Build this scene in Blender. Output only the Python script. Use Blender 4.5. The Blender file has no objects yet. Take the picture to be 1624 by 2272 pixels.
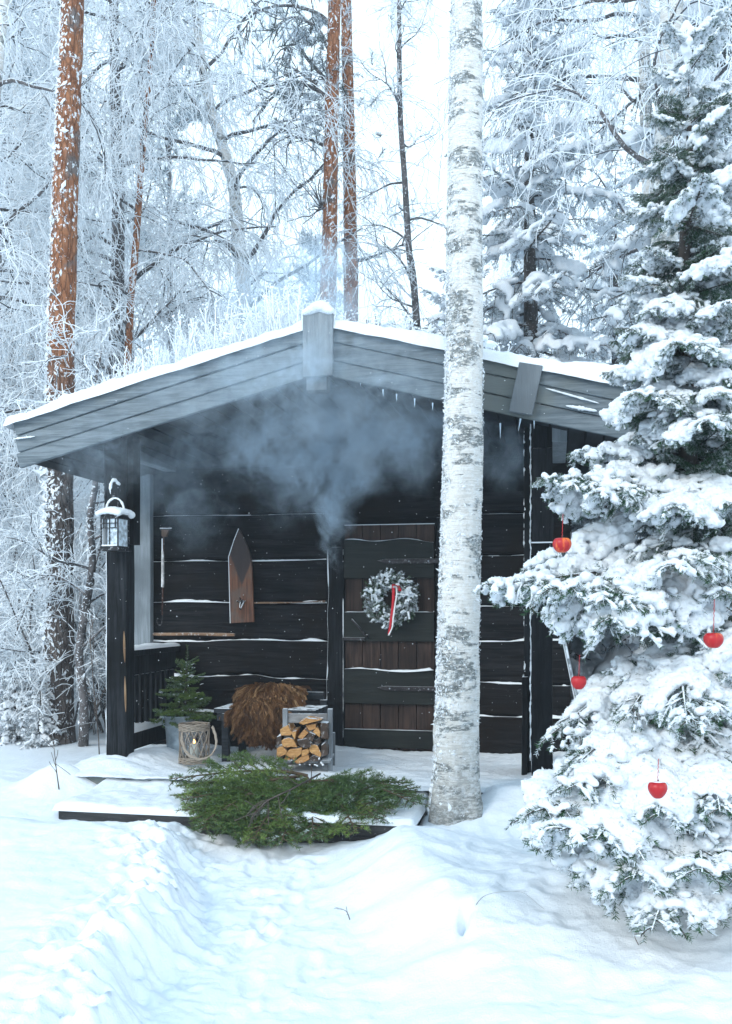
import bpy, math, random
import numpy as np
from math import radians, sin, cos, pi
from mathutils import Matrix, Vector

# ---------------------------------------------------------------- camera, sky, sun, exposure
C = bpy.context.scene
COL = C.collection
F, CX, VH, ZC = 2100.0, 812.0, 1350.0, 1.5          # focal length in photo pixels (1624 x 2272), horizon, eye height
TH = radians(11.3)
cd = bpy.data.cameras.new('camera'); cam = bpy.data.objects.new('camera', cd); COL.objects.link(cam)
cam.location = (0, 0, ZC); cam.rotation_euler = (pi/2, 0, TH)
cd.sensor_fit = 'VERTICAL'; cd.sensor_height = 36; cd.lens = F/2272*36
cd.shift_y = (VH-1136)/2272; cd.clip_end = 2000; cd.clip_start = 0.05
C.camera = cam

W = bpy.data.worlds.new('World'); C.world = W; W.use_nodes = True
SUN_EL, SUN_AZ = radians(32), radians(-38)           # azimuth from the camera's back, towards the left
wt = W.node_tree
for n in list(wt.nodes): wt.nodes.remove(n)
wo = wt.nodes.new('ShaderNodeOutputWorld'); wb = wt.nodes.new('ShaderNodeBackground'); ws = wt.nodes.new('ShaderNodeTexSky')
ws.sky_type = 'NISHITA'; ws.sun_disc = False; ws.sun_elevation = SUN_EL; ws.sun_rotation = pi-SUN_AZ*-1
ws.air_density = 1.0; ws.dust_density = 6.0; ws.ozone_density = 1.6; ws.altitude = 100
wb.inputs['Strength'].default_value = 0.15
# a bright even layer of winter cloud over that sky
wm = wt.nodes.new('ShaderNodeMix'); wm.data_type = 'RGBA'; wm.inputs[0].default_value = .85
wt.links.new(ws.outputs[0], wm.inputs[6])
# the cloud is white towards the horizon and thins to blue overhead
wc_ = wt.nodes.new('ShaderNodeTexCoord'); wx = wt.nodes.new('ShaderNodeSeparateXYZ'); wr_ = wt.nodes.new('ShaderNodeMapRange'); wr_.interpolation_type = 'SMOOTHSTEP'
wr_.inputs[1].default_value = .42; wr_.inputs[2].default_value = .80
wg = wt.nodes.new('ShaderNodeMix'); wg.data_type = 'RGBA'; wg.inputs[6].default_value = (5.9, 7.3, 8.2, 1); wg.inputs[7].default_value = (3.0, 5.2, 7.3, 1)
wt.links.new(wc_.outputs['Generated'], wx.inputs[0]); wt.links.new(wx.outputs[2], wr_.inputs[0]); wt.links.new(wr_.outputs[0], wg.inputs[0]); wt.links.new(wg.outputs[2], wm.inputs[7])
wt.links.new(wm.outputs[2], wb.inputs[0]); wt.links.new(wb.outputs[0], wo.inputs[0])
ld = bpy.data.lights.new('sun', 'SUN'); ld.energy = .95; ld.angle = radians(22); ld.color = (1, .94, .84)
sun = bpy.data.objects.new('sun', ld); COL.objects.link(sun)
sd = Vector((sin(SUN_AZ)*cos(SUN_EL), -cos(SUN_AZ)*cos(SUN_EL), sin(SUN_EL)))   # towards the sun
sun.rotation_euler = sd.to_track_quat('Z', 'Y').to_euler(); sun.location = (-4, -6, 9)
C.view_settings.view_transform = 'Standard'; C.view_settings.look = 'None'
C.view_settings.exposure = 0.74; C.view_settings.gamma = 1
C.cycles.use_denoising = True; C.cycles.use_adaptive_sampling = True; C.cycles.adaptive_threshold = .02
C.cycles.max_bounces = 8; C.cycles.diffuse_bounces = 6; C.cycles.volume_bounces = 3; C.cycles.transparent_max_bounces = 12
C.cycles.volume_step_rate = 1.0; C.cycles.volume_max_steps = 128

# ---------------------------------------------------------------- places seen in the photo
RT = np.array([cos(TH), sin(TH), 0]); FW = np.array([-sin(TH), cos(TH), 0]); UP = np.array([0, 0, 1.0]); EYE = np.array([0, 0, ZC])
def ray(u, v): return FW+RT*((u-CX)/F)+UP*((VH-v)/F)
def at_d(u, v, d): return EYE+ray(u, v)*d
def at_y(u, v, Y): r = ray(u, v); return EYE+r*(Y/r[1])
def at_z(u, v, Z): r = ray(u, v); return EYE+r*((Z-ZC)/r[2])

# ---------------------------------------------------------------- noise
def _h(i, j, k, s):
    n = (i*374761393+j*668265263+k*2147483647+s*974711) & 0x7fffffff
    n = ((n ^ (n >> 13))*1274126177) & 0x7fffffff
    n = ((n ^ (n >> 15))*1103515245) & 0x7fffffff
    return ((n ^ (n >> 12)) & 0xfffff)/float(0xfffff)*2-1
def noise3(x, y, z, s=0):
    x, y, z = np.broadcast_arrays(np.asarray(x, float), np.asarray(y, float), np.asarray(z, float))
    i, j, k = np.floor(x).astype(np.int64), np.floor(y).astype(np.int64), np.floor(z).astype(np.int64)
    f, g, h = x-i, y-j, z-k
    f, g, h = f*f*f*(f*(f*6-15)+10), g*g*g*(g*(g*6-15)+10), h*h*h*(h*(h*6-15)+10)
    r = 0
    for a in (0, 1):
        for b in (0, 1):
            for c in (0, 1):
                r = r+_h(i+a, j+b, k+c, s)*(f if a else 1-f)*(g if b else 1-g)*(h if c else 1-h)
    return r
def fbm(x, y, z=0.0, s=0, o=4):
    r, a, q = 0, 1.0, 1.0
    for n in range(o):
        r = r+a*noise3(np.asarray(x)*q+n*17.3, np.asarray(y)*q+n*9.1, np.asarray(z)*q, s+n); a *= .5; q *= 2.03
    return r
def sstep(a, b, x): t = np.clip((np.asarray(x, float)-a)/(b-a), 0, 1); return t*t*(3-2*t)

# ---------------------------------------------------------------- mesh building
class MB:
    def __init__(s): s.V = []; s.Fs = []; s.n = 0; s.A = []
    def add(s, v, f, m=0, smooth=False, a=0.0):
        v = np.asarray(v, float).reshape(-1, 3)
        s.V.append(v); s.A.append(np.broadcast_to(np.asarray(a, float), (len(v),)))
        if isinstance(f, np.ndarray): s.Fs.append((f+s.n, m, smooth))
        else:
            for q in f: s.Fs.append((np.array([q])+s.n, m, smooth))
        s.n += len(v)
    def arrays(s):
        return np.concatenate(s.V) if s.V else np.zeros((0, 3))
    def mesh(s, name, mats, origin=(0, 0, 0)):
        V = s.arrays()-np.asarray(origin, float)
        me = bpy.data.meshes.new(name); me.vertices.add(len(V)); me.vertices.foreach_set('co', V.astype(np.float32).ravel())
        L = [f.ravel() for f, _, _ in s.Fs]; T = [np.full(len(f), f.shape[1]) for f, _, _ in s.Fs]
        M = [np.full(len(f), m) for f, m, _ in s.Fs]; S = [np.full(len(f), sm) for f, _, sm in s.Fs]
        L = np.concatenate(L).astype(np.int32); T = np.concatenate(T).astype(np.int32)
        me.loops.add(len(L)); me.loops.foreach_set('vertex_index', L)
        me.polygons.add(len(T)); me.polygons.foreach_set('loop_start', np.concatenate(([0], np.cumsum(T)[:-1])).astype(np.int32))
        me.polygons.foreach_set('loop_total', T)
        for m in (mats if isinstance(mats, (list, tuple)) else [mats]): me.materials.append(m)
        me.polygons.foreach_set('material_index', np.concatenate(M).astype(np.int32))
        me.polygons.foreach_set('use_smooth', np.concatenate(S).astype(bool))
        at = me.attributes.new('var', 'FLOAT', 'POINT'); at.data.foreach_set('value', np.concatenate(s.A).astype(np.float32))
        me.update(calc_edges=True); me.validate()
        return me
    def place(s, o, M, m=None):                      # another buffer, transformed
        v = o.arrays() @ np.array(M)[:3, :3].T+np.array(M)[:3, 3]
        s.V.append(v); s.A += o.A
        for f, mi, sm in o.Fs: s.Fs.append((f+s.n, mi if m is None else m, sm))
        s.n += len(v)
BOXF = np.array([[0, 1, 3, 2], [4, 6, 7, 5], [0, 4, 5, 1], [2, 3, 7, 6], [0, 2, 6, 4], [1, 5, 7, 3]])
def box(mb, lo, hi, m=0, R=None, a=0.0):
    lo, hi = np.asarray(lo, float), np.asarray(hi, float)
    v = np.array([[x, y, z] for x in (0, 1) for y in (0, 1) for z in (0, 1)])*(hi-lo)+lo
    if R is not None:
        c = (lo+hi)/2; v = (v-c) @ np.array(R).T+c
    mb.add(v, BOXF, m, False, a)
def bar(mb, p0, p1, w, t, up=(0, 0, 1), m=0, K=24, wob=0.0, seed=0, top=None, bot=None, fl=None, a=0.0):
    """a plank from p0 to p1: w across 'up', t along the third direction; edges may wave"""
    p0, p1, up = np.asarray(p0, float), np.asarray(p1, float), np.asarray(up, float)
    d = p1-p0; L = np.linalg.norm(d); d /= L; up = up-d*(up@d); up /= np.linalg.norm(up); n = np.cross(d, up)
    s = np.linspace(0, 1, K+1)
    tp = w/2+wob*fbm(s*L*2.3, seed*3.1, 1, seed, 3)+(0 if top is None else top(s)); bt = -w/2+wob*fbm(s*L*2.1, seed*5.7, 9, seed+3, 3)+(0 if bot is None else bot(s))
    fr = t/2+wob*.5*fbm(s*L*1.5, seed*2.2, 4, seed+5, 2)
    c = p0+np.outer(s*L, d)
    v = np.stack([c+np.outer(bt, up)-np.outer(fr, n), c+np.outer(bt, up)+np.outer(fr, n), c+np.outer(tp, up)+np.outer(fr, n), c+np.outer(tp, up)-np.outer(fr, n)], 1)
    i = np.arange(K)[:, None]*4
    f = np.concatenate([np.concatenate([i+j, i+(j+1) % 4, i+4+(j+1) % 4, i+4+j], 1) for j in range(4)])
    mb.add(v, f[:, ::-1], m, False, a); mb.Fs.append((np.array([[0, 1, 2, 3], [K*4+3, K*4+2, K*4+1, K*4]])+mb.n-len(v.reshape(-1, 3)), m, False))
def tubes(mb, P, R, sides=3, m=0, a=0.0, smooth=True, cap=False):
    P = np.asarray(P, float)
    if P.ndim == 2: P = P[None]
    n, k, _ = P.shape; R = np.broadcast_to(np.asarray(R, float), (n, k))
    T = np.gradient(P, axis=1); T /= np.linalg.norm(T, axis=2, keepdims=True)+1e-9
    mt = T.mean(1); ref = np.where(np.abs(mt[:, 2:3]) > .75*np.linalg.norm(mt, axis=1, keepdims=True), np.array([[1., .13, 0]]), np.array([[0., .1, 1.]]))
    N1 = np.cross(T, ref[:, None, :]); N1 /= np.linalg.norm(N1, axis=2, keepdims=True)+1e-9
    N2 = np.cross(T, N1)
    ang = np.arange(sides)*2*pi/sides
    v = P[:, :, None]+R[:, :, None, None]*(np.cos(ang)[:, None]*N1[:, :, None]+np.sin(ang)[:, None]*N2[:, :, None])
    idx = np.arange(n*k*sides).reshape(n, k, sides)
    A, B = idx[:, :-1], idx[:, 1:]
    f = np.stack([A, np.roll(A, -1, 2), np.roll(B, -1, 2), B], -1).reshape(-1, 4)
    at = np.broadcast_to(np.asarray(a, float).reshape(-1, 1, 1) if np.ndim(a) else a, (n, k, sides)).ravel()
    mb.add(v, f, m, smooth, at)
    if cap:
        for q in (idx[:, 0, ::-1], idx[:, -1]): mb.Fs.append((q+mb.n-n*k*sides, m, False))
    return v
def lathe(mb, c, prof, sides=24, m=0, axis=None, smooth=True, a=0.0):
    prof = np.asarray(prof, float); k = len(prof); ang = np.arange(sides)*2*pi/sides
    v = np.stack([prof[:, 0, None]*np.cos(ang), prof[:, 0, None]*np.sin(ang), np.broadcast_to(prof[:, 1, None], (k, sides))], -1)
    if axis is not None: v = v @ np.array(Vector((0, 0, 1)).rotation_difference(Vector(axis)).to_matrix()).T
    idx = np.arange(k*sides).reshape(k, sides); A, B = idx[:-1], idx[1:]
    mb.add(v.reshape(-1, 3)+np.asarray(c, float), np.stack([A, np.roll(A, -1, 1), np.roll(B, -1, 1), B], -1).reshape(-1, 4), m, smooth, a)
def prism(mb, poly, y0, y1, m=0, mside=None, a=0.0):
    """outline in x,z pushed from y0 to y1"""
    n = len(poly); p = np.asarray(poly, float)
    v = np.concatenate([np.stack([p[:, 0], np.full(n, y0), p[:, 1]], 1), np.stack([p[:, 0], np.full(n, y1), p[:, 1]], 1)])
    mb.add(v, [list(range(n))], m, False, a); b = mb.n-2*n
    mb.Fs.append((np.array([list(range(2*n-1, n-1, -1))])+b, m, False))
    i = np.arange(n); mb.Fs.append((np.stack([i+n, (i+1) % n+n, (i+1) % n, i], 1)+b, m if mside is None else mside, False))
ICO = None
def ico(sub=1):
    import bmesh
    b = bmesh.new(); bmesh.ops.create_icosphere(b, subdivisions=sub, radius=1)
    v = np.array([x.co[:] for x in b.verts]); f = np.array([[w.index for w in q.verts] for q in b.faces]); b.free(); return v, f
ICO1, ICO2 = ico(1), ico(2)
def blobs(mb, P, R, m=0, I=None, flat=1.0, a=0.0):
    v, f = I or ICO1; P = np.asarray(P, float).reshape(-1, 3); n = len(P)
    R = np.broadcast_to(np.asarray(R, float), (n,))
    vv = P[:, None]+v[None]*np.stack([R, R, R*flat], 1)[:, None]
    mb.add(vv, (f[None]+np.arange(n)[:, None, None]*len(v)).reshape(-1, 3), m, True, a)
def grow(P0, D0, L, k, nz, grav, rng):
    n = len(P0); D = np.asarray(D0, float); D = D/(np.linalg.norm(D, axis=1, keepdims=True)+1e-9)
    P = np.zeros((n, k, 3)); P[:, 0] = P0; st = (np.broadcast_to(np.asarray(L, float), (n,))/(k-1))[:, None]
    for i in range(1, k):
        D = D+rng.normal(0, nz, (n, 3)); D[:, 2] -= grav; D /= np.linalg.norm(D, axis=1, keepdims=True); P[:, i] = P[:, i-1]+D*st
    return P
def pick(P, t):
    n, k, _ = P.shape; x = np.clip(t, 0, .999)*(k-1); i = x.astype(int); f = (x-i)[:, None]; r = np.arange(n)
    return P[r, i]*(1-f)+P[r, i+1]*f, P[r, i+1]-P[r, i]
def remesh_snow(P, R, vox, flat=.75, noise=.012, nscale=9, seed=0, smooth=4, a=0.0):
    """clumps of snow grown together into one lumpy mass"""
    mb = MB(); blobs(mb, P, R, 0, ICO1, flat)
    me = mb.mesh('tmp', []); o = bpy.data.objects.new('tmp', me); COL.objects.link(o)
    r = o.modifiers.new('r', 'REMESH'); r.mode = 'VOXEL'; r.voxel_size = vox; r.adaptivity = 0
    q = o.modifiers.new('s', 'SMOOTH'); q.factor = .6; q.iterations = smooth
    dg = bpy.context.evaluated_depsgraph_get(); e = o.evaluated_get(dg); m2 = e.to_mesh()
    nv = len(m2.vertices); v = np.zeros(nv*3, np.float32); m2.vertices.foreach_get('co', v); v = v.reshape(-1, 3).astype(float)
    nn = np.zeros(nv*3, np.float32); m2.vertices.foreach_get('normal', nn); nn = nn.reshape(-1, 3)
    f = np.array([list(p.vertices) for p in m2.polygons]) if nv else np.zeros((0, 4), int)
    e.to_mesh_clear(); bpy.data.objects.remove(o); bpy.data.meshes.remove(me)
    v = v+nn*(noise*fbm(v[:, 0]*nscale, v[:, 1]*nscale, v[:, 2]*nscale, seed, 4))[:, None]
    return v, f
def crystals(mb, v, f, n, size, rng, m=0):
    """loose grains standing on a snow surface"""
    if not len(f): return
    q = f[rng.integers(0, len(f), n)]; w = rng.dirichlet(np.ones(q.shape[1]), n); c = (v[q]*w[:, :, None]).sum(1)
    nn = np.cross(v[q[:, 1]]-v[q[:, 0]], v[q[:, 2]]-v[q[:, 0]]); nn /= np.linalg.norm(nn, axis=1, keepdims=True)+1e-12
    s = size*rng.lognormal(0, .4, (n, 1)); d = nn+rng.normal(0, .7, (n, 3)); d /= np.linalg.norm(d, axis=1, keepdims=True); t = np.cross(d, rng.normal(0, 1, (n, 3))); t /= np.linalg.norm(t, axis=1, keepdims=True); b = np.cross(d, t)
    vv = np.stack([c-t*s*.6-b*s*.35-nn*s*.2, c+t*s*.6-b*s*.35-nn*s*.2, c+b*s*.7-nn*s*.2, c+d*s*1.1], 1)
    i = np.arange(n)[:, None]*4; mb.add(vv, np.concatenate([i+[0, 1, 3], i+[1, 2, 3], i+[2, 0, 3]]), m, True)

# ---------------------------------------------------------------- objects
def tag(o, label=None, cat=None, group=None, kind=None):
    if label: o['label'] = label
    if cat: o['category'] = cat
    if group: o['group'] = group
    if kind: o['kind'] = kind
    return o
def thing(name, loc, label, cat, group=None, kind=None):
    o = bpy.data.objects.new(name, None); COL.objects.link(o); o.location = tuple(loc); o.empty_display_size = .1
    o['wp'] = [float(x) for x in loc]
    return tag(o, label, cat, group, kind)
def obj(name, mb, mats, parent=None, origin=None, bevel=0, loc=None):
    """link a mesh; its vertices are given in world coordinates unless loc places it"""
    og = np.zeros(3) if parent is None else np.array(parent.get('wp', (0, 0, 0)))
    if origin is not None: og = np.asarray(origin, float)
    me = mb if isinstance(mb, bpy.types.Mesh) else mb.mesh(name, mats, og if loc is None else (0, 0, 0))
    o = bpy.data.objects.new(name, me); COL.objects.link(o)
    if parent is not None: o.parent = parent; o['wp'] = list(og)
    if parent is None and origin is not None: o.location = tuple(og); o['wp'] = [float(x) for x in og]
    if loc is not None: o.location = tuple(loc)
    if bevel:
        b = o.modifiers.new('bevel', 'BEVEL'); b.width = bevel; b.segments = 2; b.limit_method = 'ANGLE'; b.angle_limit = radians(35)
    return o
def copy_tree(o, parent=None):
    c = o.copy(); COL.objects.link(c)
    if parent is not None: c.parent = parent
    for ch in [x for x in o.children]: copy_tree(ch, c)
    return c

# ---------------------------------------------------------------- materials
class NT:
    def __init__(s, name):
        s.m = bpy.data.materials.new(name); s.m.use_nodes = True; s.t = s.m.node_tree; s.t.nodes.clear()
        s.o = s.t.nodes.new('ShaderNodeOutputMaterial'); s.b = None
    def nd(s, t, **k):
        n = s.t.nodes.new('ShaderNode'+t)
        for a, v in k.items(): setattr(n, a, v)
        return n
    def lk(s, v, i):
        if v is None: return
        if isinstance(v, (int, float)):
            i.default_value = v if i.type not in ('RGBA', 'VECTOR') else ((v, v, v, 1) if i.type == 'RGBA' else (v, v, v))
        elif isinstance(v, (tuple, list)): i.default_value = tuple(v)+((1,) if i.type == 'RGBA' and len(v) == 3 else ())
        else: s.t.links.new(v, i)
    def co(s, scale=None, kind='Object'):
        c = s.nd('TexCoord').outputs[kind]
        return c if scale is None else s.map(c, scale)
    def map(s, v, scale): n = s.nd('Mapping'); s.lk(v, n.inputs[0]); n.inputs['Scale'].default_value = scale if isinstance(scale, tuple) else (scale,)*3; return n.outputs[0]
    def noise(s, v, sc, de=4, ro=.55, di=0): n = s.nd('TexNoise'); s.lk(v, n.inputs['Vector']); n.inputs['Scale'].default_value = sc; n.inputs['Detail'].default_value = de; n.inputs['Roughness'].default_value = ro; n.inputs['Distortion'].default_value = di; return n.outputs['Fac']
    def vor(s, v, sc, feat='F1', out='Distance'): n = s.nd('TexVoronoi', feature=feat); s.lk(v, n.inputs['Vector']); n.inputs['Scale'].default_value = sc; return n.outputs[out]
    def ramp(s, f, lo, hi, a=0.0, b=1.0):
        n = s.nd('MapRange', interpolation_type='SMOOTHSTEP'); s.lk(f, n.inputs[0]); n.inputs[1].default_value = lo; n.inputs[2].default_value = hi; n.inputs[3].default_value = a; n.inputs[4].default_value = b; return n.outputs[0]
    def mix(s, f, a, b, bl='MIX'):
        n = s.nd('Mix', data_type='RGBA', blend_type=bl); s.lk(f, n.inputs[0]); s.lk(a, n.inputs[6]); s.lk(b, n.inputs[7]); return n.outputs[2]
    def ma(s, op, a, b=0.0, c=None):
        n = s.nd('Math', operation=op); s.lk(a, n.inputs[0]); s.lk(b, n.inputs[1])
        if c is not None: s.lk(c, n.inputs[2])
        return n.outputs[0]
    def bump(s, h, st=.5, d=.01, nrm=None): n = s.nd('Bump'); n.inputs['Strength'].default_value = st; n.inputs['Distance'].default_value = d; s.lk(h, n.inputs['Height']); s.lk(nrm, n.inputs['Normal']); return n.outputs[0]
    def var(s): n = s.nd('Attribute', attribute_name='var'); return n.outputs['Fac']
    def rnd(s): return s.nd('ObjectInfo').outputs['Random']
    def nz(s): n = s.nd('SeparateXYZ'); s.t.links.new(s.nd('NewGeometry').outputs['Normal'], n.inputs[0]); return n.outputs[2]
    def sep(s, v): n = s.nd('SeparateXYZ'); s.lk(v, n.inputs[0]); return n.outputs
    def done(s, col, rough=.7, normal=None, metal=0.0, spec=.35, **k):
        b = s.nd('BsdfPrincipled'); s.b = b; s.lk(col, b.inputs['Base Color']); s.lk(rough, b.inputs['Roughness']); s.lk(normal, b.inputs['Normal']); s.lk(metal, b.inputs['Metallic'])
        b.inputs['Specular IOR Level'].default_value = spec
        for q, v in k.items(): s.lk(v, b.inputs[q.replace('_', ' ')])
        s.t.links.new(b.outputs[0], s.o.inputs[0]); return s.m
SNOWC = (.80, .84, .88)
def m_snow(name, bs=.6, sc=1.0):
    t = NT(name); c = t.co()
    h = t.ma('ADD', t.noise(c, 6*sc, 6, .6), t.ma('ADD', t.ma('MULTIPLY', t.noise(c, 55*sc, 4, .7), .30), t.ma('MULTIPLY', t.noise(c, 190*sc, 3, .7), .22)))
    return t.done(t.mix(t.noise(c, 3, 3), (.79, .825, .865), (.83, .855, .88)), .65, t.bump(h, bs, .03), spec=.25)
M_SNOW = m_snow('snow_on_ground', .55)
M_SNOWP = m_snow('snow_on_branches', .5, 2.2)
def m_wood(name, dark, light, axis='x', frost=0.0, sc=1.0, rough=.75, fz=.6, grain=1.0, tint=None, bst=.35, spec=.3):
    t = NT(name); c = t.co()
    st = {'x': (.9, 14, 14), 'y': (14, .9, 14), 'z': (14, 14, .9)}[axis]
    g = t.noise(t.map(c, tuple(q*sc for q in st)), 2.2, 6, .6, .6)
    g2 = t.noise(t.map(c, tuple(q*sc*3 for q in st)), 3.0, 3, .6, .2)
    big = t.noise(c, 1.7, 3)
    k = t.ramp(t.ma('ADD', t.ma('MULTIPLY', g, .7), t.ma('MULTIPLY', g2, .3)), .35, .65)
    col = t.mix(k, dark, light)
    if tint: col = t.mix(t.ramp(big, .45, .68), col, tint)
    else: col = t.mix(t.ramp(big, .4, .7), col, tuple(q*.72 for q in dark))
    col = t.mix(t.ma('MULTIPLY', t.rnd(), .35), col, tuple(q*.6 for q in dark))
    h = t.ma('ADD', g, t.ma('MULTIPLY', g2, .5))
    if frost:
        up = t.ramp(t.nz(), .55, .9); fl = t.ramp(t.noise(c, 38, 5, .75), fz, fz+.07)
        fk = t.ma('MAXIMUM', t.ma('MULTIPLY', up, t.ramp(t.noise(c, 12, 4), .36, .5)), t.ma('MULTIPLY', fl, frost))
        col = t.mix(fk, col, SNOWC)
    return t.done(col, rough, t.bump(h, bst, .006), spec=spec)
def m_plain(name, col, rough=.6, metal=0.0, var=.25, sc=8, bump=.2, frost=0.0, **k):
    t = NT(name); c = t.co(); n = t.noise(c, sc, 5)
    cc = t.mix(t.ramp(n, .3, .7), tuple(q*(1-var) for q in col), tuple(min(1, q*(1+var)) for q in col))
    if frost:
        cc = t.mix(t.ma('MAXIMUM', t.ramp(t.nz(), .5, .8), t.ma('MULTIPLY', t.ramp(t.noise(c, 40, 4, .7), .58, .64), frost)), cc, SNOWC)
    return t.done(cc, rough, t.bump(t.noise(c, sc*6, 4), bump, .004), metal, **k)
# ================================================================ the ground
def path_left(y): return -1.46-(y-3.28)*.285
_rp = np.random.default_rng(17); FOOT = []
for _i in range(17):
    _y = 2.9+_i*.19; FOOT.append((path_left(_y)+.42+(.13 if _i % 2 else -.12)+_rp.normal(0, .05), _y+_rp.normal(0, .04), .28+_rp.normal(0, .12), _rp.uniform(.7, 1.1)))
for _i in range(9): FOOT.append((-2.0+_rp.uniform(0, .75), _rp.uniform(3.4, 5.3), _rp.uniform(0, 3), .8))
def prints(x, y):
    r = 0
    for (fx, fy, a, k) in FOOT:                                          # boot prints in the trodden path
        u = (x-fx)*cos(a)+(y-fy)*sin(a); v = -(x-fx)*sin(a)+(y-fy)*cos(a); q = np.hypot(u/.052, v/(.135+.0*u)); r = r+k*(-.017*(1-sstep(.6, 1.15, q))+.006*np.exp(-((q-1.25)/.22)**2))
    return r
def gh(x, y):
    x, y = np.asarray(x, float), np.asarray(y, float)
    z = .15*sstep(4.2, 6.4, y)+.06*sstep(6.5, 9, y)
    e = path_left(y)+.10*fbm(y*2.1, 3.0, 0, 5, 3)
    dl = e-x                                                             # left of the trodden path
    bank = sstep(-.03, .26, dl)*(.24-.10*sstep(5.2, 5.9, y))*(1-sstep(5.0, 5.45, y)*.75)*(.82+.25*fbm(x*.8, y*.8, 0, 8, 2))
    bill = (1-np.abs(fbm(x*5.2, y*5.2, 0, 21, 4)))
    bill2 = (1-np.abs(fbm(x*13, y*13, 0, 22, 3)))
    edge = np.exp(-((dl-.22)/.26)**2)
    z = z+bank+edge*(.095*(bill-.6)+.030*(bill2-.6))*(1-sstep(5.3, 5.6, y)*.7)
    r = path_left(y)+.83+.12*fbm(y*1.7, 8.0, 0, 6, 3)+sstep(4.9, 5.6, y)*-.05
    dr = x-r
    berm = sstep(-.05, .5, dr)*.10+.10*np.exp(-((dr-.45)/.3)**2)*sstep(3.6, 4.4, y)
    z = z+berm*(1-sstep(5.1, 5.8, y)*.85)+sstep(0, .4, dr)*(.035*fbm(x*1.5, y*1.5, 0, 31, 3)+.018*(bill-.6)*sstep(.1, .5, dr))
    tr = sstep(-.1, .1, -dl)*sstep(-.12, .1, -dr)
    z = z+tr*(.015*fbm(x*5, y*5, 0, 41, 3)+.007*(bill2-.6)-.02)+prints(x, y)
    z = z+.03*np.exp(-(((x+.62)/.28)**2+((y-5.9)/.28)**2))               # round the birch foot
    z = z+.16*np.exp(-(((x-.45)/.75)**2+((y-4.55)/.55)**2))              # drift round the spruce
    z = z+.035*fbm(x*.7, y*.7, 0, 51, 3)*sstep(1, 4, np.abs(x)+y*.3)
    z = z+.007*fbm(x*8, y*8, 0, 61, 3)
    z = z+.21*np.exp(-(((x+3.46)/.30)**2+((y-6.22)/.26)**2))             # snow heaped at the deck corner
    z = z+.20*sstep(-.62, -.35, x)*(1-sstep(.5, .9, x))*np.exp(-((y-6.16)/.30)**2)
    # a broken slab of snow beside the path
    k = np.array([-.38, 4.02]); z = z-.10*np.exp(-(((x-k[0])/.018)**2+((y-k[1])/.07)**2))
    # under the cabin
    under = sstep(-3.5, -3.25, x)*(1-sstep(.15, .3, x))*sstep(6.2, 6.4, y)*(1-sstep(12.4, 12.8, y))
    z = z*(1-under)+.02*under
    st = sstep(-3.12, -3.02, x)*(1-sstep(-.88, -.8, x))*sstep(5.52, 5.6, y)*(1-sstep(6.1, 6.2, y))
    z = z*(1-st)+.08*st
    far = sstep(20, 60, np.hypot(x, y)); z = z+far*.8*fbm(x*.03, y*.03, 0, 71, 2)
    return z
def grow_axis(lo, hi, step, far, ratio=1.16):
    a = list(np.arange(lo, hi, step)); s = step; b = a[-1]; up = []
    while b < far: s *= ratio; b += s; up.append(b)
    s = step; b = a[0]; dn = []
    while b > -far: s *= ratio; b -= s; dn.append(b)
    return np.array(dn[::-1]+a+up)
gx = grow_axis(-3.9, 2.1, .0145, 400); gy = grow_axis(2.7, 7.0, .0145, 400)
X, Y = np.meshgrid(gx, gy); Z = gh(X, Y)
g = MB(); ny, nx = X.shape; ii = np.arange(ny*nx).reshape(ny, nx)
g.add(np.stack([X, Y, Z], -1), np.stack([ii[:-1, :-1], ii[:-1, 1:], ii[1:, 1:], ii[1:, :-1]], -1).reshape(-1, 4), 0, True)
tag(obj('ground', g, M_SNOW), kind='structure')

# ================================================================ the cabin
YB, YP, YW, ZF = 6.20, 6.43, 7.72, .33
M_TAR = m_wood('black_tarred_wood', (.0012, .0016, .0026), (.018, .0175, .019), 'x', .30, fz=.655, rough=.72, spec=.12, tint=(.0085, .006, .005), bst=.8)
M_TARZ = m_wood('black_tarred_post', (.0016, .002, .0028), (.023, .026, .031), 'z', .25, fz=.68, rough=.7, sc=1.3, spec=.12)
M_GREY = m_wood('weathered_grey_boards', (.095, .118, .134), (.215, .25, .275), 'x', .14, fz=.69, tint=(.15, .165, .155), sc=1.25, bst=.6)
M_GREYZ = m_wood('weathered_grey_upright', (.16, .185, .205), (.29, .325, .35), 'z', .14, fz=.68, bst=.5)
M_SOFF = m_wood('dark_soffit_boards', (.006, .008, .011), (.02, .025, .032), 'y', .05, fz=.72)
M_DOORV = m_wood('brown_door_boards', (.015, .0078, .0058), (.070, .040, .030), 'z', .15, fz=.70)
M_DOORH = m_wood('dark_door_ledges', (.0085, .0105, .0095), (.023, .026, .023), 'x', .12, fz=.70)
M_RAW = m_wood('splintered_bare_wood', (.20, .11, .055), (.45, .30, .17), 'z')
M_RAWX = m_wood('splintered_bare_log', (.14, .075, .045), (.38, .24, .15), 'x', .5, fz=.55)
M_IRON = m_plain('dark_iron', (.030, .026, .028), .5, .5, .4, 20, frost=.25)
M_DECK = m_snow('trodden_deck_snow', .7, 1.2)

cab = thing('log_cabin', (-1.55, YW, ZF), 'black tarred log cabin with grey gable boards, snowy sod roof and open porch', 'cabin')
def P(name, mb, mats, bevel=0, parent=None): return obj(name, mb, mats, parent or cab, bevel=bevel)
RX, RZ, SL = -1.57, 3.43, .256                                          # ridge of the roof and its pitch
def rz(x): return RZ-SL*np.abs(np.asarray(x, float)-RX)
XL, XR = -3.86, .74
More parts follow.
